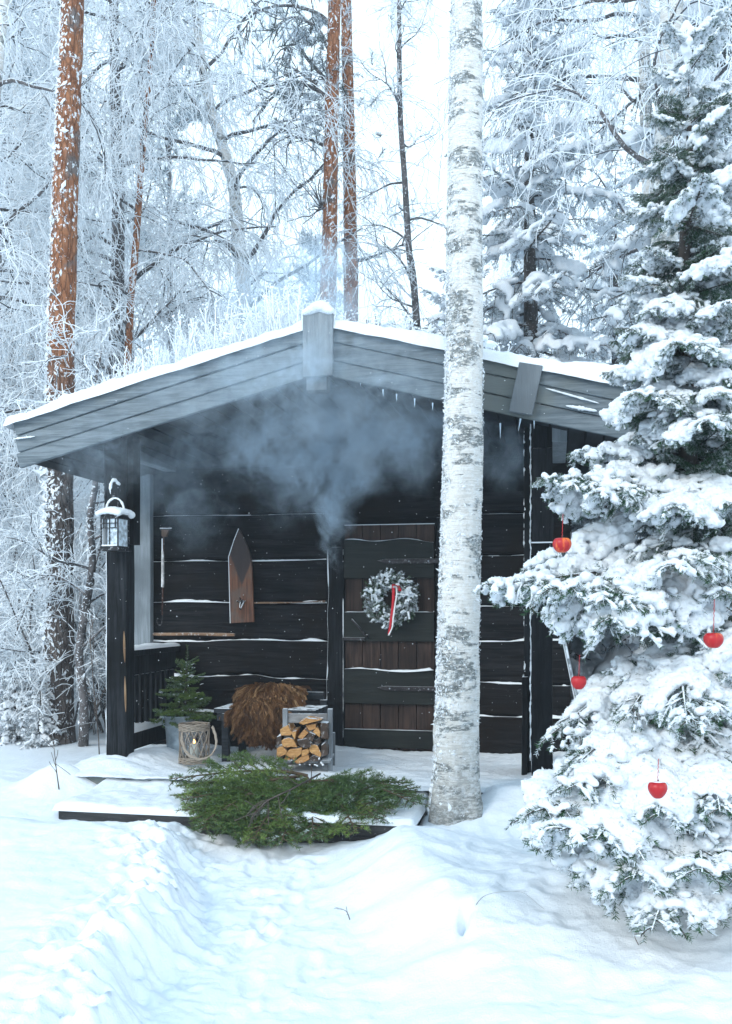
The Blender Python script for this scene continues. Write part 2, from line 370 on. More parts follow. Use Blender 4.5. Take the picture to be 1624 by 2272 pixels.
# wall of broad planks with waving edges
wall = MB(); ledges = []; xw0, xw1 = -3.52, .12
box(wall, (xw0, YW+.05, .1), (xw1, YW+.15, 3.2))
def wz(v): return at_y(560, v, YW)[2]
jl = [1665, 1578, 1497, 1418, 1333, 1240, 1138, 1035, 940, 850]
rngw = np.random.default_rng(4)
xj = at_y(727, 1400, YW)[0]
def snow_line(x0, x1, zf, y, th, seed, dens=1.0):
    n = max(8, int((x1-x0)/.012)); x = np.linspace(x0, x1, n)
    t = np.clip(th*(.75+.9*fbm(x*5, seed*1.7, 0, seed, 4)), 0, None)*sstep(0, .03, x-x0)*sstep(0, .03, x1-x)
    t = np.where(fbm(x*2.3, seed*4.1, 3, seed+9, 2) > dens*2-1.0, 0.0006, t)
    z = zf(x) if callable(zf) else np.full(n, zf)
    d = .012+.5*t
    prof = [(-.02, 0), (-.02, .7), (.0, 1.0), (.5, .95), (1., .45), (1.05, .0)]
    v = np.stack([np.stack([x, y-d*p if i > 1 else np.full(n, y+.02), z+t*q], 1) for i, (p, q) in enumerate(prof)], 1)
    k = len(prof); ix = np.arange(n*k).reshape(n, k); ledge = MB(); ledges.append(ledge)
    ledge.add(v, np.stack([ix[:-1, :-1], ix[1:, :-1], ix[1:, 1:], ix[:-1, 1:]], -1).reshape(-1, 4), 0, True)
for i in range(len(jl)-1):
    zb, zt = wz(jl[i]), wz(jl[i+1]); s1, s2 = i*7+1, i*7+8
    amp = [.004, .012, .022, .010, .008, .006, .005, .004, .004, .004]
    def wave(x, k): return amp[k]*fbm(np.asarray(x)*1.6, k*9.3, 0, 100+k, 3)
    for (a, b, sec) in ((xw0, at_y(727, 1400, YW)[0]+.03, 0), (at_y(966, 1400, YW)[0], xw1, 1)):
        lift = 0 if sec == 0 else (.02 if i % 2 else -.03)
        zbb, ztt = zb+lift*(i > 0), zt+(.0 if sec == 0 else (.02 if (i+1) % 2 else -.03))
        dy = rngw.uniform(-.012, .012)
        n = 60; x = np.linspace(a, b, n); tz = ztt-.016+wave(x, i+1); bz = zbb+.004+wave(x, i)
        fz = YW+dy+.006*fbm(x*2, i*3.3, 0, 55+i, 2)
        prof = [(bz, fz+.055), (bz, fz+.006), (bz+.012, fz), (tz-.012, fz), (tz, fz+.008), (tz, fz+.055)]
        v = np.stack([np.stack([x, q, p], 1) for p, q in prof], 1); k = len(prof); ix = np.arange(n*k).reshape(n, k)
        wall.add(v, np.stack([ix[:-1, :-1], ix[1:, :-1], ix[1:, 1:], ix[:-1, 1:]], -1).reshape(-1, 4), 0)
        wall.Fs.append((np.stack([ix[0], ix[-1][::-1]])+wall.n-n*k, 0, False))
        if i < 6:
            th = [.012, .018, .013, .014, .010, .0045][i] if sec == 0 else [.022, .013, .012, .005, .004, .003][i]
            snow_line(a+.02, b-.02, lambda xx, k=i, t=ztt: t-.016+wave(xx, k+1), YW+dy+.006, th, i*3+sec, .86 if i != 5 else .6)
# the two side walls and the back wall
for xx in (xw0, xw1-.1): box(wall, (xx, YW+.15, .05), (xx+.1, 11.6, 2.75))
box(wall, (xw0, 11.6, .05), (xw1, 11.7, 3.2))
P('wall', wall, M_TAR)
tim = MB()                                                              # torn bare strip under the fourth plank
xs0, xs1 = at_y(338, 1410, YW)[0], at_y(522, 1410, YW)[0]
bar(tim, (xs0, YW-.022, wz(1408)), (xs1, YW-.018, wz(1409)), .026, .03, m=0, K=30, wob=.006, seed=3)
bar(tim, (at_y(530, 1410, YW)[0], YW-.012, wz(1338)), (at_y(722, 1410, YW)[0], YW-.012, wz(1336)), .018, .02, m=0, K=30, wob=.006, seed=5)
P('bare_strip', tim, M_RAWX)
for _l in ledges: P('ledge_snow', _l, M_SNOWP)
cb = MB(); x0, x1 = at_y(299, 1200, YW-.06)[0], at_y(336, 1200, YW-.06)[0]
bar(cb, ((x0+x1)/2, YW-.05, .1), ((x0+x1)/2, YW-.05, 2.83), x1-x0, .07, up=(1, 0, 0), K=10, wob=.002)
P('corner_board', cb, M_GREYZ, .005)
pl = MB(); bar(pl, (-3.19, 6.52, 2.70), (-3.27, YW-.005, 2.745), .12, .10, up=(0, 0, 1), K=6); P('wall_plate', pl, M_GREYZ, .004); pl = MB()
bar(pl, (.03, 6.60, 2.70), (.03, YW-.005, 2.72), .12, .10, up=(0, 0, 1), K=6); P('wall_plate', pl, M_GREYZ, .004)
# deck with trodden snow
dk = MB(); box(dk, (-3.42, 6.15, .18), (.22, 11.5, ZF-.02)); P('deck', dk, M_GREY)
ds = MB(); ax = np.arange(-3.46, .26, .018); ay = np.arange(6.10, YW-.01, .018); Xd, Yd = np.meshgrid(ax, ay)
ed = np.minimum(np.minimum(Xd+3.46, .26-Xd), Yd-6.10+.02)
th = .012+.012*fbm(Xd*3, Yd*7, 0, 14, 4)+.10*np.exp(-(((Xd+3.2)/.30)**2+((Yd-6.45)/.25)**2))+.10*np.exp(-(((Xd+3.0)/.25)**2+((Yd-6.9)/.35)**2))+.03*np.exp(-((Xd-.1)/.25)**2)*(1+fbm(Xd*5, Yd*5, 0, 3, 3))+.05*np.exp(-(((Xd+2.0)/.4)**2+((Yd-7.55)/.2)**2))
th = th+.008*(1-np.abs(fbm(Xd*14, Yd*20, 0, 15, 3)))
Zd = ZF-.02+np.maximum(th, .004)*np.sqrt(np.clip(ed/.05, 0, 1))-.02*(ed < .004)
ix = np.arange(Xd.size).reshape(Xd.shape)
ds.add(np.stack([Xd, Yd, Zd], -1), np.stack([ix[:-1, :-1], ix[:-1, 1:], ix[1:, 1:], ix[1:, :-1]], -1).reshape(-1, 4), 0, True)
P('deck_snow', ds, M_DECK)
# door and its frame
dx0, dx1 = at_y(765, 1400, YW-.02)[0], at_y(965, 1400, YW-.02)[0]; dz0, dz1 = at_y(800, 1661, YW)[2], at_y(800, 1166, YW)[2]
fr = MB(); jx0, jx1 = at_y(727, 1400, YW-.05)[0], at_y(763, 1400, YW-.05)[0]
bar(fr, ((jx0+jx1)/2, YW-.035, ZF-.02), ((jx0+jx1)/2, YW-.035, at_y(740, 1215, YW)[2]), jx1-jx0, .07, up=(-1, 0, 0), K=40, wob=.010, seed=2)
rx0 = at_y(967, 1400, YW-.05)[0]
bar(fr, (rx0+.05, YW-.03, ZF-.02), (rx0+.05, YW-.03, dz1+.05), .10, .06, up=(1, 0, 0), K=20, wob=.003, seed=6)
P('door_frame', fr, M_TARZ, .006)
jf = MB(); nz_ = 90; zz = np.linspace(ZF+.1, at_y(740, 1220, YW)[2], nz_)    # frost along the jamb edge
tubes(jf, np.stack([jx0+.004+.012*fbm(zz*2.3, 6, 1, 2, 3), np.full(nz_, YW-.072), zz], 1), .0008+.006*np.clip(fbm(zz*5, 1, 0, 7, 4)+.25*(zz > 1.4), 0, 1), 5)
tubes(jf, np.stack([np.full(nz_, dx0-.004), np.full(nz_, YW-.066), zz], 1), .0006+.004*np.clip(fbm(zz*6, 4, 0, 9, 4), 0, 1), 5)
tubes(jf, np.stack([np.linspace(dx0, dx1, 40), np.full(40, YW-.035), np.full(40, dz1+.002)], 1), .003, 5)
P('frame_frost', jf, M_SNOWP)
dr = MB(); nb = 5; wv = (dx1-dx0)/nb
for i in range(nb): bar(dr, (dx0+wv*(i+.5), YW-.012, dz0), (dx0+wv*(i+.5), YW-.012, dz1), wv-.005, .03+.004*(i % 2), up=(1, 0, 0), K=8, wob=.001, seed=i)
door = P('door', dr, M_DOORV, .003)
zz_ = lambda v: at_y(860, v, YW-.05)[2]
def ledgeb(v0, v1, seed, wt, wb, name='door_ledge'):
    mb = MB(); a, b = zz_(v1), zz_(v0)
    bar(mb, (dx0+.003, YW-.045, (a+b)/2), (dx1-.003, YW-.045, (a+b)/2), b-a, .035, up=(0, 0, 1), K=50, top=wt, bot=wb)
    obj(name, mb, M_DOORH, door, bevel=.004)
w1 = lambda s: .014*np.sin(s*9.5+1.2)*np.exp(-s*.3)+.01*np.sin(s*4)
w2 = lambda s: .012*np.sin(s*6.3+.6)
ledgeb(1200, 1283, 1, w1, None); ledgeb(1358, 1423, 2, None, None); ledgeb(1487, 1562, 3, w2, None); ledgeb(1619, 1659, 4, None, None)
ledges = []
snow_line(dx0+.01, dx1-.01, lambda x: zz_(1487)+w2((x-dx0)/(dx1-dx0)), YW-.062, .014, 71, 1.0)
snow_line(dx0+.01, dx1-.03, lambda x: zz_(1358), YW-.062, .010, 72, 1.0)
snow_line(dx0+.01, dx1-.1, lambda x: zz_(1200)+w1((x-dx0)/(dx1-dx0)), YW-.062, .004, 73, 1.0)
snow_line(dx0+.01, dx1-.01, lambda x: zz_(1619), YW-.062, .003, 74, .8)
for _l in ledges: obj('ledge_snow', _l, M_SNOWP, door)
for v in (1246, 1527):
    hb = MB(); a, b = at_y(838, v, YW-.07)[0], at_y(972, v, YW-.07)[0]; zc = zz_(v); h = .019
    prism(hb, [(a, zc+.006), (a+.06, zc-h*.9), (b, zc-h), (b, zc+h), (a+.06, zc+h)], YW-.076, YW-.064)
    hg = obj('hinge', hb, M_IRON, door, bevel=.002)
    nb_ = MB()
    for q in (.1, .26, .42): lathe(nb_, (a+q, YW-.077, zc), [(.0001, .004), (.006, .002), (.007, 0)], 10, axis=(0, -1, 0))
    obj('nail', nb_, m_plain('hinge_nail', (.3, .32, .35), .4, .6), hg)
hm = MB(); a, b = at_y(768, 1418, YW-.07)[0], at_y(810, 1418, YW-.07)[0]; zc = zz_(1418)
box(hm, (a-.03, YW-.086, zc-.013), (b, YW-.064, zc+.013)); tubes(hm, [at_y(780, 1374, YW-.08), at_y(795, 1390, YW-.09), at_y(812, 1412, YW-.085)], .008, 8, cap=True)
lathe(hm, at_y(814, 1411, YW-.08), [(.0001, .02), (.012, .014), (.014, 0)], 12, axis=(0, -1, 0))
obj('handle', hm, M_IRON, door, bevel=.003)
# porch posts
ps = MB(); x0, x1 = at_y(236, 1500, YP)[0], at_y(280, 1500, YP)[0]
bar(ps, ((x0+x1)/2, YP+.07, ZF-.06), ((x0+x1)/2, YP+.07, 2.80), x1-x0, .14, up=(1, 0, 0), K=40, wob=.004, seed=1)
pst = P('porch_post', ps, M_TARZ, .006)
pb = MB(); bar(pb, (x1+.022, YP+.085, 1.97), (x1+.022, YP+.085, 2.85), .043, .12, up=(1, 0, 0), K=8, wob=.001); bar(pb, (x0-.009, YP+.05, 2.05), (x0-.009, YP+.05, 2.75), .017, .10, up=(1, 0, 0), K=8)
obj('post_board', pb, M_TARZ, pst, bevel=.004)
sp = MB()
for (u0, v0, v1, w) in ((275, 1400, 1470, .016), (277, 1500, 1580, .014)):
    n = 14; s = np.linspace(0, 1, n); c = np.array([at_y(u0+2*q, v0+(v1-v0)*q, YP-.004) for q in s]); tubes(sp, c, w*.5*np.sin(pi*s)**.7+.001, 6)
obj('torn_splinter', sp, M_RAW, pst)
fz = MB(); zz = np.linspace(.5, 2.7, 160)
tubes(fz, np.stack([np.full(160, x0-.004), np.full(160, YP+.01), zz], 1), .003+.004*np.abs(fbm(zz*11, 2, 0, 6, 3)), 5)
obj('edge_frost', fz, M_SNOWP, pst)
ps = MB(); YR = 6.62; x0r, x1r = at_y(1179, 1500, YR)[0], at_y(1226, 1500, YR)[0]
bar(ps, ((x0r+x1r)/2, YR+.075, ZF-.06), ((x0r+x1r)/2, YR+.075, 2.84), x1r-x0r, .15, up=(1, 0, 0), K=40, wob=.004, seed=11)
pst2 = P('porch_post', ps, M_TARZ, .006)
pb = MB(); bar(pb, (x0r-.03, YR+.16, ZF-.03), (x0r-.03, YR+.16, 2.82), .05, .03, up=(1, 0, 0), K=8); bar(pb, ((x0r+x1r)/2+.004, YR-.014, 1.95), ((x0r+x1r)/2+.004, YR-.014, 2.60), x1r-x0r-.01, .026, up=(1, 0, 0), K=8)
obj('post_board', pb, M_TARZ, pst2, bevel=.004)
fz = MB(); zz = np.linspace(.45, 2.78, 260)
for dx, rr in ((-.006, .004), (-.052, .0035)):
    tubes(fz, np.stack([np.full(260, x0r+dx)+.003*fbm(zz*20, 3, 0, 8, 2), np.full(260, YR+(.01 if dx > -.02 else .15)), zz], 1), rr*.5+rr*1.3*np.abs(fbm(zz*25, 5, 0, 4, 3)), 5)
tubes(fz, np.stack([np.linspace(x0r, x1r, 30), np.full(30, YR-.028), np.full(30, 1.952)], 1), .005, 5)
obj('edge_frost', fz, M_SNOWP, pst2)
sw = MB()                                                               # low plank end beside the right post
bar(sw, (x0r-.05, YR+.25, ZF), (x0r-.05, YR+.25, 1.02), .04, .30, up=(1, 0, 0), K=10, wob=.004); P('end_plank', sw, M_TARZ, .005)
# railing on the left
ra = MB(); xr = -3.235
bar(ra, (xr, YP+.14, 1.06), (xr, YW-.02, 1.06), .16, .05, up=(0, 0, 1), K=10, wob=.002); bar(ra, (xr, YP+.14, 1.155), (xr, YW-.02, 1.155), .045, .12, up=(0, 0, 1), K=10, wob=.002)
bar(ra, (xr, YP+.14, .47), (xr, YW-.02, .47), .14, .05, up=(0, 0, 1), K=10, wob=.002)
rail = P('railing', ra, M_TARZ, .005)
for i in range(11):
    b = MB(); yy = YP+.19+i*.101; bar(b, (xr+.012, yy, .54), (xr+.012, yy, .98), .062, .022, up=(0, 1, 0), K=4); obj('baluster', b, M_TARZ, rail, bevel=.003)
rs = MB(); n = 40; yy = np.linspace(YP+.13, YW-.03, n)
for (zc, hw, th, sd_) in ((1.178, .066, .032, 1), (.54, .055, .055, 2)):
    prof = [(-1, 0), (-.9, .6), (-.4, 1), (.3, 1), (.9, .6), (1, 0)]
    tt = th*(.9+.4*fbm(yy*4, sd_, 0, sd_, 3))
    v = np.stack([np.stack([np.full(n, xr+.0)+hw*p, yy, zc+tt*q], 1) for p, q in prof], 1); ix = np.arange(n*6).reshape(n, 6)
    rs.add(v, np.stack([ix[:-1, :-1], ix[:-1, 1:], ix[1:, 1:], ix[1:, :-1]], -1).reshape(-1, 4), 0, True)
    rs.Fs.append((np.stack([ix[0][::-1], ix[-1]])+rs.n-n*6, 0, True))
obj('rail_snow', rs, M_SNOWP, rail)
# roof: slab, soffit boards, gable boards, snow
rf = MB()
for s in (-1, 1):
    xe = XL+.05 if s < 0 else XR-.05; ze = rz(xe)
    v = []
    for y in (YB+.055, 11.95):
        for (x, dz) in ((RX, -.06), (xe, -.06), (xe, -.27), (RX, -.27)): v.append((x, y, rz(x)+dz))
    f = np.array([[0, 1, 2, 3], [7, 6, 5, 4], [1, 5, 6, 2], [3, 2, 6, 7], [0, 4, 5, 1]]); rf.add(v, f if s > 0 else f[:, ::-1], 0)
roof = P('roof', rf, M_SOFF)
sb = MB()
for s in (-1, 1):
    span = (RX-XL-.06) if s < 0 else (XR-.06-RX); nb = int(span/.115)
    for i in range(nb):
        xc = RX+s*(i+.5)*span/nb; w = span/nb-.012
        bar(sb, (xc, YB+.06, rz(xc)-.283-.004*(i % 2)), (xc, 11.9, rz(xc)-.283-.004*(i % 2)), .02, w, up=(s*SL, 0, 1), K=6, wob=.001, seed=i)
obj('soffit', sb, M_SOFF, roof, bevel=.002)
def gable(s, xe):
    o = P('barge_board', MB_gable(s, xe), M_GREY, .006); return o
def MB_gable(s, xe):
    mb = MB(); c = 1/math.sqrt(1+SL*SL); dirv = np.array([s*c, 0, -SL*c]); nrm = np.array([s*SL*c, 0, c]); L = abs(xe-RX)/c
    top = np.array([RX, 0, RZ]); off = 0.0
    for k, (h, y) in enumerate(((.105, YB), (.118, YB+.013), (.108, YB+.026))):
        p0 = top-nrm*(off+h/2); p0 = p0+dirv*.02; p1 = p0+dirv*(L-.02+[-.02, .0, .025][k]); p0[1] = p1[1] = y+.018
        bar(mb, p0, p1, h-.0035, .036, up=nrm, K=60, wob=.0022, seed=10*k+(s > 0)); off += h
    return mb
bl = gable(-1, XL); br = gable(1, XR)
rb = MB(); a, b = at_y(671, 760, YB-.04)[0], at_y(738, 760, YB-.04)[0]
bar(rb, ((a+b)/2, YB-.022, at_y(700, 838, YB)[2]), ((a+b)/2, YB-.022, at_y(700, 697, YB)[2]), b-a, .04, up=(1, 0, 0), K=12, wob=.002)
P('ridge_board', rb, M_GREYZ, .006)
rb = MB(); a2, b2 = at_y(683, 850, YB+.05)[0], at_y(728, 850, YB+.05)[0]
bar(rb, ((a2+b2)/2, YB+.06, at_y(700, 865, YB)[2]), ((a2+b2)/2, YB+.06, 3.3), b2-a2, .10, up=(1, 0, 0), K=6); P('ridge_beam', rb, M_GREYZ, .004)
rb = MB(); p0, p1 = at_y(1155, 918, YB-.02), at_y(1178, 808, YB-.02)
bar(rb, p0, p1, at_y(1196, 865, YB)[0]-at_y(1143, 865, YB)[0], .035, up=(1, 0, .2), K=10, wob=.002); P('joint_board', rb, M_GREYZ, .005)
sn = MB(); xs = np.arange(XL-.035, XR+.036, .016); ys = np.concatenate([np.arange(0, .16, .012), np.arange(.17, .9, .03), np.linspace(.95, 5.75, 60)])
Xs, Ys = np.meshgrid(xs, ys)
fe = YB-.036+.010*fbm(Xs*2.6, 2.0, 0, 33, 5)
Yy = fe+Ys; t = (.062+.024*fbm(Xs*2.1, Yy*2.1, 0, 34, 4))*(1+.45*sstep(-1, .3, Xs))+.022*(1-np.abs(fbm(Xs*6, Yy*6, 0, 36, 3)))+.006*fbm(Xs*22, Yy*22, 0, 37, 2)
e = np.minimum(np.minimum(Ys/.07, (Xs-xs[0])/.07), (xs[-1]-Xs)/.07); e = np.clip(e, 0, 1)
Zs = rz(Xs)-.012-SL*.05*np.exp(-((Xs-RX)/.12)**2)+t*np.sqrt(1-(1-e)**2)-.016*(e < .01)*(1+.5*fbm(Xs*3.3, 1.0, 0, 39, 5))
ix = np.arange(Xs.size).reshape(Xs.shape)
sn.add(np.stack([Xs, Yy, Zs], -1), np.stack([ix[:-1, :-1], ix[:-1, 1:], ix[1:, 1:], ix[1:, :-1]], -1).reshape(-1, 4), 0, True)
obj('roof_snow', sn, M_SNOWP, roof)
rc = MB(); v, f = remesh_snow([((a+b)/2+q, YB-.03, at_y(700, 697, YB)[2]+.005+h) for q, h in ((-.08, 0), (-.03, .02), (.03, .03), (.08, 0), (0, .04))], [.045, .055, .055, .045, .04], .012, .7, .01, 12, 3)
rc.add(v, f, 0, True); P('ridge_snow', rc, M_SNOWP)
M_ICE = m_plain('ice', (.55, .66, .76), .15, 0, .1)
# snow lying on the edges of the right-hand gable boards
for (u0, v0, u1, v1, w) in ((1210, 861, 1330, 895, .007), (1255, 900, 1325, 912, .013), (1340, 912, 1400, 930, .012), (28, 974, 78, 968, .007)):
    n = 30; s = np.linspace(0, 1, n); c = np.array([at_y(u0+(u1-u0)*q, v0+(v1-v0)*q, YB-.002) for q in s])
    fs = MB(); tubes(fs, c, w*np.sin(pi*s)**.5*(.7+.5*np.abs(fbm(s*9, u0, 0, 4, 3)))+.0005, 6); P('gable_snow', fs, M_SNOWP)
for (u, v, l, dx) in ((1155, 935, .08, -.015), (1110, 945, .10, 0), (1185, 930, .08, 0), (880, 880, .05, 0), (920, 890, .06, 0), (960, 900, .05, 0), (800, 850, .04, 0), (850, 870, .05, 0)):  # those nearer the ridge stand in for pale streaks of lit steam
    c = at_y(u, v-6, YB+.05); s = np.linspace(0, 1, 6)[:, None]; ic = MB(); tubes(ic, c+s*np.array([dx, 0, -l]), (.006*(1-s[:, 0])+.0008), 6); P('icicle_streak', ic, M_ICE)
# wooden step in front of the deck
stp = thing('wooden_step', (-2, 5.8, .1), 'broad dark wooden step under snow in front of the porch deck', 'step')
s_ = MB(); box(s_, (-3.08, 5.50, .045), (-.86, 5.53, .235)); box(s_, (-3.08, 5.485, .15), (-.86, 5.5, .24)); box(s_, (-3.08, 5.53, .2), (-.86, 6.12, .245)); obj('riser', s_, m_wood('old_step_wood', (.02, .02, .022), (.07, .07, .072), 'x', .3, fz=.62), stp, bevel=.006)
ss = MB(); ax = np.arange(-3.12, -.80, .016); ay = np.arange(5.475, 6.20, .016); Xd, Yd = np.meshgrid(ax, ay)
ed = np.clip(np.minimum(np.minimum(Xd+3.12, -.80-Xd), Yd-5.475)/.05, 0, 1)
Zd = .243+(.030+.012*fbm(Xd*3, Yd*3, 0, 14, 4)+.006*fbm(Xd*14, Yd*14, 0, 19, 3)+.03*sstep(5.9, 6.15, Yd))*np.sqrt(1-(1-ed)**2)-.02*(ed < .01)
ix = np.arange(Xd.size).reshape(Xd.shape)
ss.add(np.stack([Xd, Yd, Zd], -1), np.stack([ix[:-1, :-1], ix[:-1, 1:], ix[1:, 1:], ix[1:, :-1]], -1).reshape(-1, 4), 0, True)
obj('step_snow', ss, M_SNOWP, stp)
# ================================================================ trees
def m_needle(name, green, f0, f1, frost=(.66, .72, .77), up=.35):
    t = NT(name); v = t.var(); c = t.co()
    k = t.ma('ADD', t.ma('MULTIPLY', v, .75), t.ma('MULTIPLY', t.noise(c, 7, 3), .5))
    k = t.ma('ADD', k, t.ma('MULTIPLY', t.nz(), up*.35))
    g = t.mix(t.noise(c, 3.5, 3), green, tuple(q*.5 for q in green)); g = t.mix(t.ramp(v, 0, .5), tuple(q*1.35 for q in green), g)
    m = t.done(t.mix(t.ramp(k, f0, f1), g, frost), .6, spec=.3)
    return m
M_NEEDLE = m_needle('frosted_spruce_needles', (.028, .085, .032), .68, .86)
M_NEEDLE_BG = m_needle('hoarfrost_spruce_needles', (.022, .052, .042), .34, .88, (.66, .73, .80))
M_NEEDLE_CUT = m_needle('cut_spruce_needles', (.034, .090, .016), 1.0, 1.2)
M_NEEDLE_WREATH = m_needle('wreath_needles', (.035, .09, .035), .42, .62)
def m_frosttwig(name, dark, lo, hi):
    t = NT(name); c = t.co(); k = t.ma('ADD', t.ma('ADD', t.var(), t.ma('MULTIPLY', t.nz(), .22)), t.ma('MULTIPLY', t.ma('SUBTRACT', t.noise(c, 5, 4, .7), .5), .9))
    return t.done(t.mix(t.ramp(k, lo, hi), dark, (.85, .885, .915)), .7, spec=.2)
M_TWIG = m_frosttwig('hoarfrost_twigs', (.07, .07, .08), .08, .42)
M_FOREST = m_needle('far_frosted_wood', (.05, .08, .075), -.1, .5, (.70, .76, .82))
def m_birch(name, frost=.5):
    t = NT(name); c = t.co()
    lent = t.noise(t.map(c, (5, 5, 75)), 1.6, 5, .65); pat = t.noise(t.map(c, (2.2, 2.2, 3.2)), 1.5, 5, .62, .4); fine = t.noise(t.map(c, (14, 14, 40)), 2, 5, .7)
    scar = t.noise(t.map(c, (3.5, 3.5, 16)), 1.2, 4, .6)
    base = t.mix(t.ramp(lent, .38, .62), (.56, .53, .49), (.72, .70, .67))
    base = t.mix(t.ramp(lent, .615, .65), base, (.09, .085, .085))
    kd = t.ma('MULTIPLY', t.ramp(t.ma('ADD', t.ma('MULTIPLY', pat, .6), t.ma('MULTIPLY', scar, .4)), .50, .545), t.ramp(fine, .36, .52))
    base = t.mix(kd, base, t.mix(t.noise(c, 30, 4), (.05, .055, .06), (.26, .28, .27)))
    z = t.sep(c)[2]; base = t.mix(t.ma('MULTIPLY', t.ramp(z, .0, .9, 1, 0), t.ramp(fine, .40, .55, .35, .9)), base, (.16, .165, .155))
    fk = t.ma('MULTIPLY', t.ramp(t.noise(c, 26, 6, .8), .50, .58), frost)
    base = t.mix(fk, base, SNOWC)
    return t.done(base, .75, t.bump(t.ma('ADD', t.ma('MULTIPLY', fine, .6), t.noise(c, 60, 4)), .7, .012), spec=.2)
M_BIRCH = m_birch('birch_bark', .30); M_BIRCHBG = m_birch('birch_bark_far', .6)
def m_pine(name, fade, k=1.0):
    t = NT(name); c = t.co(); z = t.sep(c)[2]
    pl = t.vor(t.map(c, (16, 16, 5)), 1.3, 'DISTANCE_TO_EDGE'); n = t.noise(t.map(c, (9, 9, 3)), 1.6, 6, .65)
    up = t.mix(t.ramp(n, .35, .65), (.19*k, .072*k, .034*k), (.35*k, .155*k, .078*k)); up = t.mix(t.ramp(t.noise(c, 3.5, 5), .55, .66), up, (.16, .13, .12))
    low = t.mix(t.ramp(n, .35, .65), (.055, .045, .042), (.15, .125, .115))
    col = t.mix(t.ramp(t.ma('ADD', z, t.ma('MULTIPLY', t.noise(c, 2.5, 4), 1.2)), fade, fade+.9), low, up)
    col = t.mix(t.ma('MULTIPLY', t.ramp(pl, .0, .05, 1, 0), .55), col, (.05, .03, .022))
    fk = t.ramp(t.ma('ADD', t.noise(t.map(c, (1, 1, .7)), 22, 6, .75), t.ma('MULTIPLY', t.noise(c, 1.6, 2), .25)), .69, .74)
    col = t.mix(fk, col, SNOWC)
    return t.done(col, .8, t.bump(t.ma('ADD', t.ramp(pl, 0, .15), n), .8, .02), spec=.2)
M_PINE = m_pine('pine_bark', 3.8); M_PINE2 = m_pine('pine_bark_far', -1.0, 1.15)
M_BARK = m_plain('dark_frosted_bark', (.10, .09, .09), .85, 0, .5, 9, .6, frost=.9)
M_BARKS = m_plain('spruce_bark', (.060, .048, .042), .85, 0, .4, 12, .6, frost=.4)

def spline(pts, k):
    pts = np.asarray(pts, float); n = len(pts); t = np.linspace(0, n-1, k); i = np.clip(t.astype(int), 0, n-2); f = (t-i)[:, None]
    p = np.concatenate([[2*pts[0]-pts[1]], pts, [2*pts[-1]-pts[-2]]]); a, b, c, d = p[i], p[i+1], p[i+2], p[i+3]
    return .5*(2*b+(c-a)*f+(2*a-5*b+4*c-d)*f**2+(3*b-a-3*c+d)*f**3)
def trunk(mb, pts, rad, k=120, sides=32, rough=.04, fl=.0, seed=0, m=0, rsc=3.0):
    """a trunk that swells and wobbles; rad follows pts"""
    Pp = spline(pts, k); R = np.interp(np.linspace(0, 1, k), np.linspace(0, 1, len(rad)), rad)
    v = tubes(mb, Pp, R, sides, m)
    V = v[0]; d = V-Pp[:, None]; r = np.linalg.norm(d, axis=2, keepdims=True); dn = d/r
    q = fbm(V[..., 0]*rsc*3, V[..., 1]*rsc*3, V[..., 2]*rsc, seed, 4); zr = (Pp[:, 2]-Pp[0, 2])[:, None]
    ang = np.arctan2(dn[..., 1], dn[..., 0])
    s = 1+rough*q+fl*np.exp(-zr/.2)*(1+.45*np.sin(ang*4+seed)+.3*np.sin(ang*7+2*seed))
    mb.V[-1] = (Pp[:, None]+d*s[..., None]).reshape(-1, 3)
    return Pp, R
def flakes(mb, Pp, R, n, size, rng, z0, z1, toward=None, spread=1.2, m=0, out=.35):
    """little plates of snow and frost stuck on bark"""
    k = len(Pp); ok = np.where((Pp[:, 2] > z0) & (Pp[:, 2] < z1))[0]
    i = rng.choice(ok, n); f = rng.random(n)[:, None]; j = np.minimum(i+1, k-1); c = Pp[i]*(1-f)+Pp[j]*f
    ang = rng.uniform(0, 2*pi, n) if toward is None else rng.normal(toward, spread, n)
    o = np.stack([np.cos(ang), np.sin(ang), np.zeros(n)], 1); tt = np.stack([-np.sin(ang), np.cos(ang), np.zeros(n)], 1)
    c = c+o*(R[i]*rng.uniform(.97, 1.03, n))[:, None]
    s = size*rng.lognormal(0, .45, n)[:, None]
    q = tt*rng.normal(0, 1, (n, 1))+np.array([0, 0, 1.])*rng.normal(0, 1.2, (n, 1))+o*np.abs(rng.normal(0, out, (n, 1))); q /= np.linalg.norm(q, axis=1, keepdims=True)
    w = np.cross(q, o+.5*rng.normal(0, 1, (n, 3))); w /= np.linalg.norm(w, axis=1, keepdims=True)
    t = o*.12+rng.normal(0, .05, (n, 3)); th = np.cross(q, w)
    v = np.stack([c-q*s, c-w*s*.42, c+q*s+o*s*out, c+w*s*.42, c+o*s*.45], 1)
    b = np.arange(n)[:, None]*5
    fc = np.stack([np.concatenate([b+p for p in tri], 1) for tri in ((0, 1, 4), (1, 2, 4), (2, 3, 4), (3, 0, 4))], 1).reshape(-1, 3)
    mb.add(v, fc, m, True)
